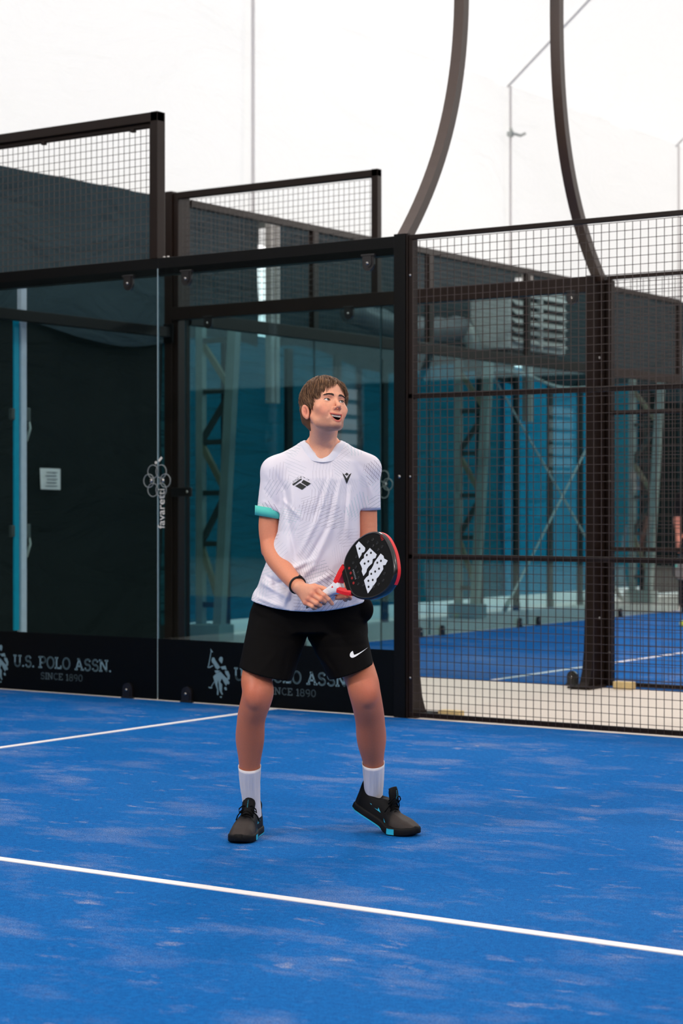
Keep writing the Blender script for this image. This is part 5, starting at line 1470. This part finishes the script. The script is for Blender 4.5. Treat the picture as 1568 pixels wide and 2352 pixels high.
# ---- shoes
def build_shoe(heel, toe, scl, bend, side, label):
    """shoe modelled along +y (toe), then placed heel to toe; bend lifts the heel about the ball"""
    L = 0.300
    def xf(P):
        P = np.array(P, float) * scl; yb = 0.205 * scl
        if bend:
            m = P[:, 1] < yb; t = np.clip((yb - P[:, 1]) / 0.06, 0, 1); a = bend * t
            dy = P[:, 1] - yb; dz = P[:, 2]
            P[:, 1] = np.where(m, yb + dy * np.cos(a) + dz * np.sin(a), P[:, 1]); P[:, 2] = np.where(m, -dy * np.sin(a) + dz * np.cos(a), P[:, 2])
        h2 = np.array(heel); d = np.array(toe) - h2; d[2] = 0; d /= np.linalg.norm(d); r = np.array([d[1], -d[0], 0])
        return h2[None] + P[:, 0:1] * r + P[:, 1:2] * d + P[:, 2:3] * np.array([0, 0, 1])
    def width(y): return np.interp(y, [0, 0.02, 0.06, 0.13, 0.20, 0.25, 0.285, 0.30], [0.020, 0.034, 0.039, 0.041, 0.052, 0.050, 0.034, 0.010])
    # upper
    f = Field((-0.07, -0.02, 0.012), (0.07, 0.32, 0.145), 0.0022)
    def up(X, Y, Z):
        w = width(Y) * 0.97; top = np.interp(Y, [-0.01, 0.0, 0.03, 0.07, 0.12, 0.17, 0.22, 0.26, 0.29, 0.305], [0.03, 0.116, 0.122, 0.100, 0.098, 0.090, 0.068, 0.053, 0.036, 0.015])
        w = w * np.interp(Y, [0, 0.06, 0.3], [1, 1, 1])
        ex = np.clip(1 - np.clip((Z - 0.02) / np.maximum(top - 0.015, 0.01), 0, 1.2) ** 2.4, 0, 1) ** 0.5
        d1 = np.abs(X - side * 0.004 * np.sin(Y / 0.3 * PI)) - w * np.maximum(ex, 0.0)
        d = np.maximum(np.maximum(d1, Z - top), np.maximum(-Y - 0.002, Y - 0.302))
        return np.maximum(d * 0.8, 0.014 - Z)
    f.put(up, (-0.07, -0.02, 0.0), (0.07, 0.32, 0.16), 0)
    f.ell((0, 0.062, 0.132), (0.032, 0.052, 0.055), 0.014, 'sub')      # foot opening
    f.ell((0, 0.006, 0.106), (0.025, 0.009, 0.030), 0.012)            # heel collar
    V, F = f.mesh(); V = relax(V, F, 5, 0.5)
    C = np.repeat(np.array(lin((20, 19, 20)))[None], len(V), 0)
    C = mixc(C, lin((62, 55, 52)), np.clip((V[:, 1] - 0.185) / 0.03, 0, 1))
    sh = np_mesh('shoe', xf(V), F, 'shoe_mat', person, C); tag(sh, label)
    # sole
    mb = MB(); n = 48; rings = []
    ys_ = [0.15 - 0.152 * math.cos(PI * i / (n // 2)) for i in range(n // 2 + 1)]
    out_ = [(width(min(max(y, 0), 0.3)) + 0.004, y) for y in ys_] ; poly = [(a, b) for a, b in out_] + [(-a, b) for a, b in out_[::-1]]
    def lvl(z, s): return [(a * s + side * 0.004 * math.sin(b / 0.3 * PI), 0.15 + (b - 0.15) * s, z + 0.007 * max(0, (b - 0.25) / 0.05) ** 2 + 0.008 * max(0, (0.09 - abs(b - 0.10)) / 0.09) * 0) for a, b in poly]
    vs = []; 
    for z, s in ((0.0, 0.965), (0.004, 1.0), (0.020, 1.0), (0.026, 0.985), (0.028, 0.93)): vs += lvl(z, s)
    m = len(poly); fs = [(i * m + k, i * m + (k + 1) % m, (i + 1) * m + (k + 1) % m, (i + 1) * m + k) for i in range(4) for k in range(m)] + [tuple(range(m - 1, -1, -1)), tuple(4 * m + k for k in range(m))]
    mb.add(list(map(tuple, xf(vs))), fs); mb.build('sole', 'rubber_black', sh, True)
    def patch(pts, t, name, material):
        mb = MB(); p = xf(pts); mb.v = [tuple(q) for q in p]; k = len(pts); mb.f = [tuple(range(k))]
        return mb.build(name, material, sh)
    def side_pt(y, z, s, e=0.0012):
        top = np.interp(y, [-0.01, 0.0, 0.03, 0.07, 0.12, 0.17, 0.22, 0.26, 0.29, 0.305], [0.03, 0.085, 0.092, 0.088, 0.100, 0.086, 0.066, 0.052, 0.036, 0.015])
        ex = max(0.0, 1 - max(0, (z - 0.02) / max(top - 0.015, 0.01)) ** 2.4) ** 0.5
        return (side * 0.004 * math.sin(y / 0.3 * PI) + s * (width(y) * 0.97 * ex + e), y, z)
    for s in (-1, 1):
        for y0, y1 in ((0.190, 0.225),):
            mb = MB(); pts = []
            for y in np.linspace(y0, y1, 6):
                w = width(y) + 0.0052
                pts += [(s * w + side * 0.004 * math.sin(y / 0.3 * PI), y, 0.002), (s * w + side * 0.004 * math.sin(y / 0.3 * PI), y, 0.023)]
            mb.add(list(map(tuple, xf(pts))), [(2 * i, 2 * i + 1, 2 * i + 3, 2 * i + 2) for i in range(5)]); mb.build('sole_accent', 'accent_cyan', sh)
        for q in ([(0.150, 0.040), (0.172, 0.034), (0.178, 0.028), (0.160, 0.034)], [(0.095, 0.052), (0.128, 0.050), (0.110, 0.062), (0.112, 0.054)], [(0.060, 0.060), (0.080, 0.056), (0.072, 0.063)]):
            patch([side_pt(y, z, s) for y, z in q], 0, 'side_mark', 'accent_cyan')
        mb = MB(); pts = []
        for y in np.linspace(0.0, 0.16, 14): pts += [(s * (width(y) + 0.0046) + side * 0.004 * math.sin(y / 0.3 * PI), y, -0.0005), (s * (width(y) + 0.0046) + side * 0.004 * math.sin(y / 0.3 * PI), y, 0.004)]
        mb.add(list(map(tuple, xf(pts))), [(2 * i, 2 * i + 1, 2 * i + 3, 2 * i + 2) for i in range(13)]); mb.build('outsole_line', 'accent_cyan', sh)
    # tongue
    mb = MB(); rows = []
    for i in range(9):
        t = i / 8; y = 0.176 - 0.046 * t; z = 0.078 + 0.080 * t ** 0.9; w = 0.024 + 0.003 * t if i < 7 else 0.0265 - 0.004 * (i - 6)
        rows.append([(x * w, y - 0.012 * (1 - x * x) * 0 + 0.010 * abs(x) ** 2 * -1, z - 0.005 * x * x - (0.008 * abs(x) ** 3 if i == 8 else 0)) for x in np.linspace(-1, 1, 9)])
    vs = [p for r in rows for p in r]; vs2 = [(a, b - 0.007, c - 0.004) for a, b, c in vs]
    fs = [(i * 9 + k, i * 9 + k + 1, (i + 1) * 9 + k + 1, (i + 1) * 9 + k) for i in range(8) for k in range(8)]
    fs += [tuple(q + 81 for q in reversed(x)) for x in fs[:64]] + [(i * 9, (i + 1) * 9, (i + 1) * 9 + 81, i * 9 + 81) for i in range(8)] + [(i * 9 + 8, (i + 1) * 9 + 8, (i + 1) * 9 + 89, i * 9 + 89) for i in range(8)] + [(72 + k, 73 + k, 154 + k, 153 + k) for k in range(8)]
    mb.add(list(map(tuple, xf(vs))), []); mb.v = [tuple(q) for q in xf(vs + vs2)]; mb.f = fs
    tg = mb.build('tongue', 'shoe_plain', sh, True)
    mk = []
    for i in range(7): z0 = 0.118 + i * 0.0042; y0 = 0.1525 - i * 0.0026; mk.append([(-0.0012, y0, z0), (0.0016 + 0.0006 * (i % 2), y0, z0), (0.0016, y0 - 0.0036, z0 + 0.0026), (-0.0012, y0 - 0.0036, z0 + 0.0026)])
    mb = MB()
    for q in mk: mb.add(list(map(tuple, xf([(a, b + 0.0022, c + 0.0016) for a, b, c in q]))), [(0, 1, 2, 3)])
    mb.build('tongue_mark', 'accent_cyan', sh)
    # laces: crossing bars and a bow
    for i in range(6):
        y = 0.186 - 0.0090 * i; z = 0.076 + 0.0080 * i; w = 0.026
        mb = MB(); pts = [(-w, y - 0.004, z - 0.013), (-w * .6, y, z), (0, y + 0.001, z + 0.005), (w * .6, y + 0.004, z), (w, y + 0.006, z - 0.013)]
        if i % 2: pts = [(-a, b, c) for a, b, c in pts]
        mb.tube([tuple(q) for q in xf(pts)], 0.0032, 6); mb.build('lace', 'lace_black', sh, True)
    for s in (-1, 1):
        pts = [(0, 0.146, 0.120), (s * 0.018, 0.152, 0.126), (s * 0.034, 0.152, 0.112), (s * 0.036, 0.146, 0.098), (s * 0.020, 0.146, 0.108), (0, 0.146, 0.119)]
        mb = MB().tube([tuple(q) for q in xf(pts)], 0.0026, 6); mb.build('lace', 'lace_black', sh, True)
        mb = MB().tube([tuple(q) for q in xf([(0, 0.146, 0.120), (s * 0.022, 0.156, 0.108), (s * 0.040, 0.154, 0.084), (s * 0.047, 0.150, 0.066)])], 0.0024, 6); mb.build('lace', 'lace_black', sh, True)
    return sh
mat('shoe_plain', (20, 19, 19), 0.65, var=0.2, scale=200, spec=0.1)
def fl(px, y): 
    p = J(px, 1900, y); return np.array([p[0], y, 0.003])
build_shoe(fl(589, 0.115), fl(549, -0.165), 1.0, 0.0, 1, 'black court shoe flat on the turf')
build_shoe(fl(808, 0.19), fl(940, 0.03), 1.07, math.radians(24), -1, 'black court shoe with its heel lifted')

# ------------------------------------------------------------------ racket held by the player (its own thing)
RU = Vector((0.69914, -0.56630, 0.43646)); RN = Vector((-0.66988, -0.73222, 0.12299)); RV = Vector((-0.24994, 0.37836, 0.89128))
RB = Vector(J(716, 1384, -0.175))
rk = bpy.data.objects.new('padel_racket', None); COL.objects.link(rk); rk['_base'] = [0.0, 0.0, 0.0]
tag(rk, 'black and red padel racket with white stripes held by the player', 'racket')
ML = Matrix(((RU.x, RV.x, RN.x, RB.x), (RU.y, RV.y, RN.y, RB.y), (RU.z, RV.z, RN.z, RB.z), (0, 0, 0, 1)))
rk.matrix_world = person.matrix_basis @ Matrix.Translation((0, 0, 0)) @ ML
mat('racket_black', (13, 13, 13), 0.45, var=0.2, scale=400, spec=0.2, bump=0.05, bscale=1500)
mat('racket_gloss', (28, 28, 30), 0.2, spec=0.6)
mat('racket_red', (226, 30, 34), 0.35, var=0.05)
mat('grip_white', (226, 224, 228), 0.7, var=0.05, bump=0.3, bscale=250)
mat('racket_white', (222, 224, 230), 0.45, var=0.03)
mat('hole_dark', (8, 8, 9), 0.7)
def head_outline(n=64, g=0.0):
    pts = [(0.208, 0.040), (0.214, 0.066), (0.232, 0.088), (0.262, 0.107), (0.300, 0.1215), (0.338, 0.1265), (0.372, 0.1245), (0.402, 0.114), (0.426, 0.095), (0.442, 0.070), (0.451, 0.036), (0.4545, 0.0)]
    full = pts + [(a, -b) for a, b in pts[-2::-1]]
    # Catmull-Rom through the outline, closed across the bridge
    out_ = []; m = len(full)
    for i in range(m - 1):
        p0, p1, p2, p3 = full[max(i - 1, 0)], full[i], full[i + 1], full[min(i + 2, m - 1)]
        for k in range(4):
            t = k / 4; q = []
            for c in (0, 1): q.append(0.5 * (2 * p1[c] + (p2[c] - p0[c]) * t + (2 * p0[c] - 5 * p1[c] + 4 * p2[c] - p3[c]) * t * t + (3 * p1[c] - p0[c] - 3 * p2[c] + p3[c]) * t ** 3))
            out_.append(tuple(q))
    out_.append(full[-1])
    cx = 0.335
    return [(cx + (a - cx) * (1 - g / 0.12), b * (1 - g / 0.12)) for a, b in out_]
T = 0.019
mb = MB(); lv = [(-T, 0.006), (-T * 0.86, 0.0015), (-T * 0.4, 0.0), (T * 0.4, 0.0), (T * 0.86, 0.0015), (T, 0.006)]
oo = [head_outline(g=g) for _, g in lv]; m = len(oo[0]); vs = []
for (z, _), o2 in zip(lv, oo): vs += [(a, b, z) for a, b in o2]
fs = [(i * m + k, i * m + (k + 1) % m, (i + 1) * m + (k + 1) % m, (i + 1) * m + k) for i in range(len(lv) - 1) for k in range(m)]
mb.add(vs, fs); frame = mb.build('frame', 'racket_gloss', rk, True)
face = head_outline(g=0.0095)
for s, nm2 in ((1, 'face'), (-1, 'face')):
    mb = MB(); o3 = head_outline(g=0.006); vs = [(a, b, s * T) for a, b in o3] + [(a, b, s * (T - 0.0012)) for a, b in face]
    k_ = len(o3); mb.add(vs, [(k, (k + 1) % k_, k_ + (k + 1) % k_, k_ + k) for k in range(k_)] + [tuple(k_ + k for k in range(k_))]); fo = mb.build(nm2, 'racket_black', rk)
    if s > 0: front = fo
# red stripe round the tip
mb = MB(); o4 = head_outline(); sel = [p for p in o4 if p[0] > 0.405]; vs = []
cx = 0.335
for z in (-T * 0.83, T * 0.12): vs += [(cx + (a - cx) * 1.006, b * 1.006, z) for a, b in sel]
k_ = len(sel); mb.add(vs, [(k, k + 1, k_ + k + 1, k_ + k) for k in range(k_ - 1)]); mb.build('tip_stripe', 'racket_red', rk, True)
zf = T - 0.0004
def flat(poly, name, material, z=zf, t=0.0004, parent=None):
    return MB().prism(poly, (0, 0, z), (1, 0, 0), (0, 1, 0), t).build(name, material, parent or front)
for poly in ([(0.317, 0.112), (0.338, 0.075), (0.334, 0.066), (0.327, 0.062), (0.316, 0.064), (0.311, 0.057), (0.296, 0.049), (0.297, 0.104)],
             [(0.359, 0.064), (0.382, 0.026), (0.372, 0.016), (0.358, 0.018), (0.350, 0.004), (0.330, 0.000), (0.318, -0.006), (0.312, -0.015), (0.293, -0.023), (0.291, -0.003), (0.297, 0.006), (0.296, 0.018), (0.293, 0.032), (0.308, 0.040), (0.319, 0.040), (0.323, 0.051)],
             [(0.401, 0.021), (0.411, 0.006), (0.410, -0.004), (0.424, -0.019), (0.408, -0.030), (0.396, -0.026), (0.393, -0.040), (0.362, -0.057), (0.350, -0.060), (0.345, -0.070), (0.312, -0.086), (0.291, -0.095), (0.290, -0.071), (0.290, -0.040), (0.304, -0.034), (0.318, -0.032), (0.326, -0.018), (0.340, -0.014), (0.352, -0.006), (0.362, 0.004), (0.376, 0.010)]):
    flat(poly, 'white_stripe', 'racket_white')
def circ(c, r, n=14): return [(c[0] + r * math.cos(2 * PI * k / n), c[1] + r * math.sin(2 * PI * k / n)) for k in range(n)]
for c in [(0.311, 0.084), (0.358, 0.044), (0.336, 0.045), (0.335, 0.019), (0.315, 0.019), (0.393, -0.006), (0.374, -0.005), (0.374, -0.030), (0.353, -0.032), (0.332, -0.032), (0.310, -0.051), (0.331, -0.057), (0.303, -0.073)]:
    flat(circ(c, 0.0046), 'hole', 'hole_dark', zf + 0.0003)
for c in [(0.358, 0.090), (0.383, 0.088), (0.399, 0.066), (0.376, 0.065), (0.416, 0.043), (0.394, 0.040), (0.285, 0.062), (0.263, 0.046), (0.270, 0.025), (0.272, 0.003), (0.267, -0.018), (0.259, -0.040), (0.281, -0.055), (0.325, -0.083), (0.351, -0.084), (0.377, -0.080), (0.392, -0.058)]:
    MB().tube([(c[0] + 0.0052 * math.cos(2 * PI * k / 14), c[1] + 0.0052 * math.sin(2 * PI * k / 14), zf) for k in range(15)], 0.0008, 5, False).build('hole', 'racket_gloss', front, True)
    flat(circ(c, 0.005), 'hole', 'hole_dark', zf - 0.0006)
for c in [(0.237, 0.036), (0.238, 0.015), (0.237, -0.006), (0.238, -0.027)]: flat(circ(c, 0.0055, 10), 'red_dot', 'racket_red_dim', zf - 0.0003) if 'racket_red_dim' in MATS else (mat('racket_red_dim', (150, 26, 26), 0.4), flat(circ(c, 0.0055, 10), 'red_dot', 'racket_red_dim', zf - 0.0003))
mat('racket_grey', (120, 122, 126), 0.5)
for i in range(7): flat([(0.250, 0.022 - i * 0.006), (0.257, 0.022 - i * 0.006), (0.257, 0.0185 - i * 0.006), (0.250, 0.0185 - i * 0.006)], 'small_print', 'racket_grey', zf - 0.0003)
for i in range(4): flat([(0.421 + 0.002 * (i % 2), 0.086 - i * 0.006), (0.433, 0.086 - i * 0.006), (0.433, 0.0825 - i * 0.006), (0.421, 0.0825 - i * 0.006)], 'small_print', 'racket_red_dim', zf - 0.0003)
# throat arms, yoke and grip
for s in (1, -1):
    pts = [(0.150, s * 0.014, 0), (0.166, s * 0.026, 0), (0.188, s * 0.042, 0), (0.214, s * 0.056, 0)]
    sec = [(-T * 0.85, -0.012), (T * 0.85, -0.012), (T, 0), (T * 0.85, 0.012), (-T * 0.85, 0.012), (-T, 0)]
    MB().sweep(pts, sec, (0, 0, 1)).build('throat_arm', 'racket_red', rk)
MB().sweep([(0.212, 0.062, 0), (0.204, 0.030, 0), (0.202, 0.0, 0), (0.204, -0.030, 0), (0.212, -0.062, 0)], [(-T * 0.9, -0.008), (T * 0.9, -0.008), (T * 0.9, 0.008), (-T * 0.9, 0.008)], (0, 0, 1)).build('bridge', 'racket_black', rk)
mb = MB(); n = 20; prof2 = [(0.0, 0.018, 0.020), (0.006, 0.0205, 0.0225), (0.02, 0.0175, 0.0195), (0.09, 0.0170, 0.0188), (0.115, 0.019, 0.0195), (0.135, 0.024, 0.0195), (0.152, 0.031, 0.0185), (0.163, 0.036, 0.017)]
vs = []
for u_, a, b in prof2: vs += [(u_, math.copysign(abs(math.cos(2 * PI * k / n)) ** 0.75, math.cos(2 * PI * k / n)) * a, math.copysign(abs(math.sin(2 * PI * k / n)) ** 0.75, math.sin(2 * PI * k / n)) * b) for k in range(n)]
mb.add(vs, [(i * n + k, i * n + (k + 1) % n, (i + 1) * n + (k + 1) % n, (i + 1) * n + k) for i in range(len(prof2) - 1) for k in range(n)] + [tuple(range(n)), tuple((len(prof2) - 1) * n + k for k in range(n))])
gp = mb.build('grip', 'grip_white', rk, True)
for i in range(5):   # overgrip wraps
    u_ = 0.02 + i * 0.022
    MB().tube([(u_ + 0.012 * k / 20, 0.0182 * math.cos(2 * PI * k / 20), 0.0202 * math.sin(2 * PI * k / 20)) for k in range(21)], 0.0009, 5, False).build('wrap', 'grip_white', gp, True)
flat([(0.128, 0.004), (0.136, 0.008), (0.137, -0.001)], 'grip_mark', 'racket_red', 0.0192, 0.0006, gp)
MB().tube([(0.002, 0.0, -0.010), (-0.03, 0.004, -0.03), (-0.05, 0.0, -0.02), (-0.03, -0.004, 0.0), (0.002, 0.0, 0.008)], 0.002, 6).build('wrist_cord', 'strap_black', rk, True)
# ------------------------------------------------------------------ a second player far back at the right edge
P2 = Vector((0.45, 12.25, 0.0))
p2 = bpy.data.objects.new('person', None); COL.objects.link(p2); p2.location = P2; p2.rotation_euler = (0, 0, YAW); p2['_base'] = [0.0, 0.0, 0.0]
tag(p2, 'player in black far back at the right edge, arm hanging with a racket', 'person')
def fp(fn, name, material, col, lo=(-0.45, -0.3, 0.0), hi=(0.45, 0.3, 1.9), h=0.012):
    f = Field(lo, hi, h); fn(f); V, F = f.mesh(); V = relax(V, F, 1, 0.4)
    return np_mesh(name, V, F, material, p2, np.repeat(np.array(lin(col))[None], len(V), 0))
def skin2(f):
    f.ell((0, 0, 1.70), (0.078, 0.098, 0.115), 0.0); f.ell((0, -0.095, 1.69), (0.016, 0.02, 0.022), 0.015); f.cone((0, 0.01, 1.60), (0, 0.02, 1.46), 0.055, 0.06, 0.03)
    for s in (-1, 1):
        f.ell((s * 0.08, 0.01, 1.69), (0.014, 0.02, 0.032), 0.01)
        sh = (s * 0.19, 0.02, 1.43); el = (s * 0.225, 0.03, 1.14); wr = (s * 0.225, -0.06, 0.90)
        f.chain([sh, el, wr, (s * 0.222, -0.07, 0.82)], [0.055, 0.046, 0.032, 0.034], 0.02)
        for k in range(4): f.cone((s * 0.222 + (k - 1.5) * 0.017, -0.07, 0.82), (s * 0.21 + (k - 1.5) * 0.016, -0.085, 0.745 + 0.006 * abs(k - 1.5)), 0.0105, 0.009, 0.004)
        f.cone((s * 0.215, -0.09, 0.84), (s * 0.19, -0.11, 0.79), 0.012, 0.010, 0.008)
        f.chain([(s * 0.10, 0.02, 0.92), (s * 0.12, -0.02, 0.50), (s * 0.13, 0.03, 0.10)], [0.095, 0.062, 0.042], 0.03)
    f.chain([(0, 0.02, 1.42), (0, 0.02, 1.0)], [0.12, 0.13], 0.05)
fp(skin2, 'body', 'skin', (222, 140, 116), h=0.008)
def shirt2(f):
    f.chain([(0, 0.02, 1.40), (0, 0.02, 1.15), (0, 0.02, 0.93)], [0.145, 0.15, 0.16], 0.04)
    for s in (-1, 1):
        f.cone((0, 0.02, 1.46), (s * 0.185, 0.02, 1.44), 0.06, 0.062, 0.03); f.cone((s * 0.185, 0.02, 1.44), (s * 0.218, 0.028, 1.23), 0.064, 0.060, 0.02)
tone_mat('cloth_tone', 0.8, 0.2, 0, 0.15, 60)
fp(shirt2, 'shirt', 'cloth_tone', (24, 22, 24))
def trousers2(f):
    f.chain([(0, 0.02, 0.98), (0, 0.02, 0.86)], [0.165, 0.165], 0.03)
    for s in (-1, 1): f.chain([(s * 0.10, 0.02, 0.88), (s * 0.13, -0.02, 0.50), (s * 0.14, 0.03, 0.12)], [0.11, 0.085, 0.065], 0.02)
fp(trousers2, 'trousers', 'cloth_tone', (22, 28, 36))
def hair2(f):
    f.ell((0, 0.015, 1.735), (0.086, 0.104, 0.09), 0.0); f.ell((0, -0.09, 1.67), (0.09, 0.07, 0.08), 0.01, 'sub')
fp(hair2, 'hair', 'cloth_tone', (46, 34, 28))
for s in (-1, 1):
    def sh2(f, s=s):
        f.cone((s * 0.13, 0.08, 0.045), (s * 0.16, -0.14, 0.040), 0.042, 0.038, 0.01); f.cone((s * 0.13, 0.04, 0.06), (s * 0.13, 0.05, 0.11), 0.045, 0.05, 0.02)
        f.put(lambda X, Y, Z: 0.004 - Z, (-1, -1, -0.1), (1, 1, 0.06), 0, 'int')
    fp(sh2, 'shoe', 'cloth_tone', (40, 60, 72), hi=(0.45, 0.3, 0.3))

r2 = bpy.data.objects.new('padel_racket', None); COL.objects.link(r2); r2['_base'] = [0.0, 0.0, 0.0]
tag(r2, 'speckled dark racket hanging from the far player at the right edge', 'racket')
Mr = Matrix.Translation((-0.205, -0.115, 0.86)) @ Matrix(((0.05, 0.97, -0.25, 0), (-0.10, 0.25, 0.96, 0), (-0.99, 0.02, -0.11, 0), (0, 0, 0, 1)))
r2.matrix_world = p2.matrix_basis @ Mr
mat('speckle', (110, 104, 98), 0.5, var=0.75, scale=45); mat('racket_mint', (70, 190, 170), 0.5)
vs = []
for z, g in ((-T, 0.005), (-T * 0.5, 0.0), (T * 0.5, 0.0), (T, 0.005)): vs += [(a, b, z) for a, b in head_outline(g=g)]
m = len(head_outline()); MB().add(vs, [(i * m + k, i * m + (k + 1) % m, (i + 1) * m + (k + 1) % m, (i + 1) * m + k) for i in range(3) for k in range(m)]).build('frame', 'racket_gloss', r2, True)
fo = None
for s in (1, -1):
    fo = MB().prism(head_outline(g=0.006), (0, 0, s * T - 0.001), (1, 0, 0), (0, 1, 0), 0.002).build('face', 'speckle', r2)
    MB().prism(circ((0.41, 0.02), 0.022), (0, 0, s * (T + 0.0012)), (1, 0, 0), (0, 1, 0), 0.0006).build('red_mark', 'racket_red', fo)
    MB().prism([(0.25, -0.09), (0.29, -0.11), (0.28, -0.07)], (0, 0, s * (T + 0.0012)), (1, 0, 0), (0, 1, 0), 0.0006).build('mint_mark', 'racket_mint', fo)
for s in (1, -1): MB().sweep([(0.13, s * 0.012, 0), (0.17, s * 0.03, 0), (0.212, s * 0.055, 0)], [(-T * .8, -0.011), (T * .8, -0.011), (T * .8, 0.011), (-T * .8, 0.011)], (0, 0, 1)).build('throat_arm', 'racket_gloss', r2)
MB().tube([(0.0, 0, 0), (0.01, 0, 0), (0.14, 0, 0)], [0.02, 0.017, 0.019], 12).build('grip', 'strap_black', r2, True)

bl = thing('padel_ball', 'small yellow ball on the far court at the right edge', 'ball', (1.50, 9.575, 0.0))
mat('ball_felt', (206, 214, 60), 0.9, var=0.1, scale=200, bump=0.4, bscale=900)
b_ = ball((1.50, 9.575, 0.034), 0.033, 18, 14); b_.build('felt', 'ball_felt', bl, True)
MB().tube([(1.50 + 0.0328 * math.cos(2 * PI * k / 40) * math.cos(0.45 * math.cos(4 * PI * k / 40)), 9.575 + 0.0328 * math.sin(2 * PI * k / 40) * math.cos(0.45 * math.cos(4 * PI * k / 40)), 0.034 + 0.0328 * math.sin(0.45 * math.cos(4 * PI * k / 40))) for k in range(41)], 0.0014, 5, False).build('seam', 'line_white', bl, True)
